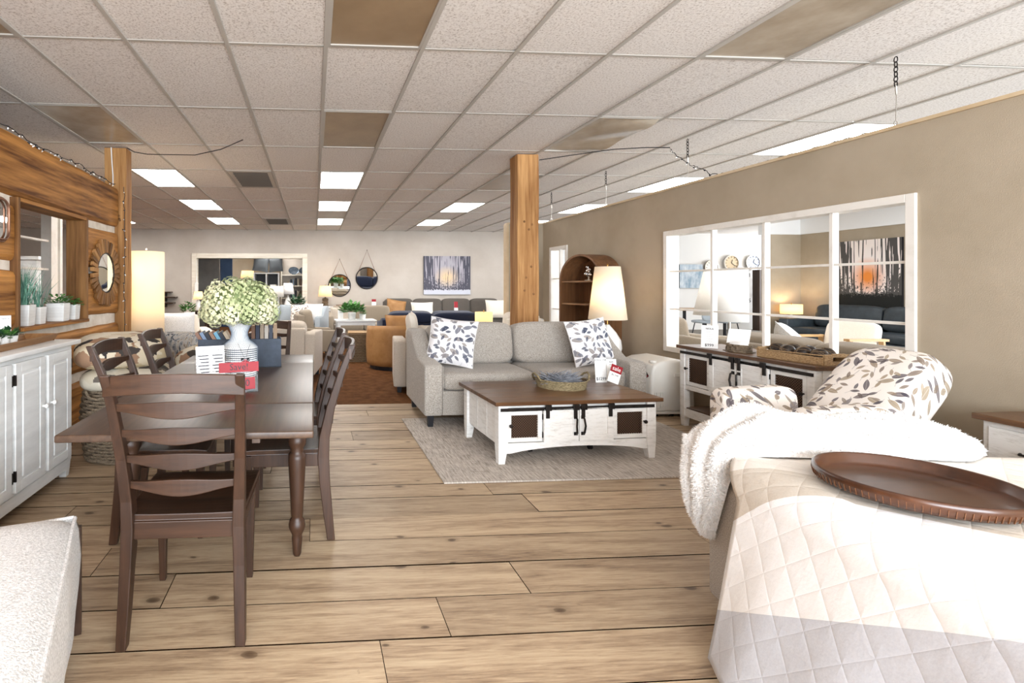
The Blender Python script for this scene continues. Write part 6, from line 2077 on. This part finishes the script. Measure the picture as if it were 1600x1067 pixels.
sofa('sofa', 'taupe sofa with its long back against the partition window', 'sofa', (4.72, 4.15, .002), 90, 2.2, .92, .80, 'taupe', 2, .18, .62, .7, .46, .1)
sofa('armchair', 'taupe armchair seen at the left of the partition window', 'armchair', (5.2, 6.5, .002), 60, .95, .9, .84, 'taupe', 1, .18, .6, .66, .46, .1)
oc = thing('oak_armchair', 'oak framed armchair with cream cushions seen through the partition window', 'armchair', (6.9, 6.2, .002), -75)
for s in (-1, 1):
    f = MB().bar((s * .32, -.38, 0), (s * .32, -.36, .62), .04, .05, (1, 0, 0)).bar((s * .32, .38, 0), (s * .32, .30, .62), .04, .05, (1, 0, 0)).bar((s * .32, -.42, .63), (s * .32, .40, .60), .06, .03, (0, 0, 1))
    f.build('side_frame', MT['oak'] if 'oak' in MT else MT.setdefault('oak', wood('oak', 'a07a4e', 'c9a473', 'y', 40, 5, .45, .05)), oc)
MB().soft((0, -.04, .42), (.58, .66, .16), .35, .3).build('seat_cushion', MT['cream_fabric'], oc, smooth=True)
MB().soft((0, .34, .60), (.56, .14, .46), .4, .35, 28, 14, RX(-16)).build('back_cushion', MT['cream_fabric'], oc, smooth=True)
MB().box(-.32, .32, -.36, .34, .30, .34).build('seat_frame', MT['oak'], oc)
throw_pillow('white pillow lying on the taupe sofa behind the partition', (5.02, 4.95, .5), 60, 40, .5, .42, .15, 'white_boucle', 20)
throw_pillow('blue and white pillow at the near end of the taupe sofa', (4.95, 3.35, .48), 95, 12, .5, .46, .16, 'striped' if 'striped' in MT else 'white_boucle')
# big pale drum lamp
fl = thing('floor_lamp', 'large unlit pale drum floor lamp behind the partition window', 'lamp', (5.52, 6.35 + .9, .002))
p = at(1140, 460, 7.25)
fl.location = (p.x, 7.25, .002)
MB().lathe([(.18, 0), (.17, .02), (.02, .03), (.015, .8)], 22).build('stand', MT['nickel'], fl)
MB().lathe([(.235, .76), (.225, 1.56), (.22, 1.56), (.23, .76), (.235, .76)], 36).build('shade', MT['shade_white'], fl, smooth=True)
MB().tube([(-.22, 0, .8), (.22, 0, .8)], .004, 5).tube([(0, 0, .78), (0, 0, .82)], .01, 6).build('spider', MT['nickel'], fl)
f2 = thing('floor_lamp', 'tapered pale floor lamp left of the big drum lamp', 'lamp', (at(1112, 460, 8.2).x, 8.2, .002))
MB().lathe([(.16, 0), (.15, .02), (.02, .03), (.015, .85)], 22).build('stand', MT['nickel'], f2)
MB().lathe([(.27, .8), (.12, 1.55), (.116, 1.55), (.266, .8), (.27, .8)], 32).build('shade', MT['shade_off'], f2, smooth=True)
MB().tube([(-.24, 0, .84), (.24, 0, .84)], .004, 5).build('spider', MT['nickel'], f2)
# counter and far dining set
ct_ = thing('counter', 'white topped grey counter behind the left of the partition window', 'counter', (at(1080, 500, 7.0).x, 7.0 + 1.6, .002), 0)
MB().box(-.6, .6, -.3, .3, 0, .62).build('body', MT['taupe_dark'], ct_)
MB().box(-.64, .64, -.33, .33, .62, .66).build('top', MT['ceramic'], ct_, bev=.004)
ft_ = thing('dining_table', 'small wooden dining table far back in the side hall', 'table', (at(1085, 480, 12.0).x, 12.0, .002))
MB().box(-.6, .6, -.4, .4, .70, .74).build('top', MT['oak'], ft_)
for sx in (-1, 1):
    for sy in (-1, 1): MB().box(sx * .52 - .025, sx * .52 + .025, sy * .33 - .025, sy * .33 + .025, 0, .7).build('leg', MT['black'], ft_)
for k, (dx, lab) in enumerate(((-.3, 'blue shell chair left at the far side hall table'), (.25, 'blue shell chair right at the far side hall table'))):
    c = thing('shell_chair', lab, 'chair', (ft_.location.x + dx, 11.3, .002), 180)
    MB().soft((0, 0, .46), (.46, .44, .08), .5, .5).build('seat', MT['grey_blue'], c, smooth=True)
    MB().soft((0, .2, .68), (.46, .08, .42), .5, .5).build('backrest', MT['grey_blue'], c, smooth=True)
    for sx in (-1, 1):
        for sy in (-1, 1): MB().tube([(sx * .2, sy * .19, 0), (sx * .14, sy * .13, .44)], .012, 6).build('leg', MT['black'], c)
# clocks on the white wall
def clock(px, py, R, label, face, rim):
    p = at(px, py, 14.22)
    t = thing('wall_clock', label, 'clock', p, 0)
    MB().lathe([(0, .02), (R * .9, .02), (R * .9, 0)], 32).build('face', MT[face], t, (0, 0, 0), (R_(90), 0, 0))
    MB().lathe([(R * .88, 0), (R * .88, .04), (R, .04), (R, 0)], 32).build('rim', MT[rim], t, (0, 0, 0), (R_(90), 0, 0))
    for k in range(12):
        a = PI * k / 6
        MB().obox((0, 0, 0), (.012, .004, .05)).build('hour_mark', MT['ink'], t, (R * .74 * math.sin(a), -.023, R * .74 * math.cos(a)), (0, a, 0))
    for a, L in ((.3, R * .45), (2.2, R * .65)):
        MB().box(-.007, .007, -.03, -.026, 0, L).build('hand', MT['black'], t, (0, 0, 0), (0, a, 0))
    return t
MT['tan_face'] = M('tan_face', 'd9c3a0', None, .6)
MT['blue_face'] = M('blue_face', 'c9d3ea', None, .6)
MT['pale_rim'] = M('pale_rim', 'ddd6cc', None, .6)
clock(1111, 418, .22, 'grey-rimmed wall clock behind the window upright', 'ceramic', 'nickel')
clock(1142, 411, .24, 'wide-rimmed wall clock with tan face behind the partition window', 'tan_face', 'pale_rim')
clock(1176, 410, .23, 'wall clock with pale blue face behind the partition window', 'blue_face', 'nickel')
p = at(1160, 450, 14.22)
gc = thing('wall_clock', 'giant frameless wall clock with loose numerals, partly hidden by the drum lamp', 'clock', p)
for k in range(12):
    a = PI * k / 6
    MB().text(str(k or 12), .17, RX(90), (.44 * math.sin(a), -.01, .44 * math.cos(a)), ext=.004).build('numeral', MT['ink'], gc)
MB().lathe([(0, .03), (.05, .03), (.05, 0)], 18).build('hub', MT['ink'], gc, (0, 0, 0), (R_(90), 0, 0))
ld = thing('ladder_shelf', 'tall dark ladder shelf against the white wall beyond the window', 'shelf', (at(1188, 450, 13.9).x, 13.9, .002))
for x in (-.09, .35): MB().box(x - .045, x + .045, -.12, .12, 0, 1.78).build('upright', MT['dark_wood'], ld)
for z in (.3, .75, 1.1, 1.42): MB().box(-.05, .31, -.12, .12, z, z + .03).build('shelf_board', MT['dark_wood_x'], ld)
a, b = at(1062, 413, 14.2), at(1098, 450, 14.2)
canvas('canvas_painting', 'pale blue coastal canvas on the white wall left of the clocks', b.x - a.x, a.z - b.z, 'coast_print', ((a.x + b.x) / 2, 14.2, (a.z + b.z) / 2), 0)
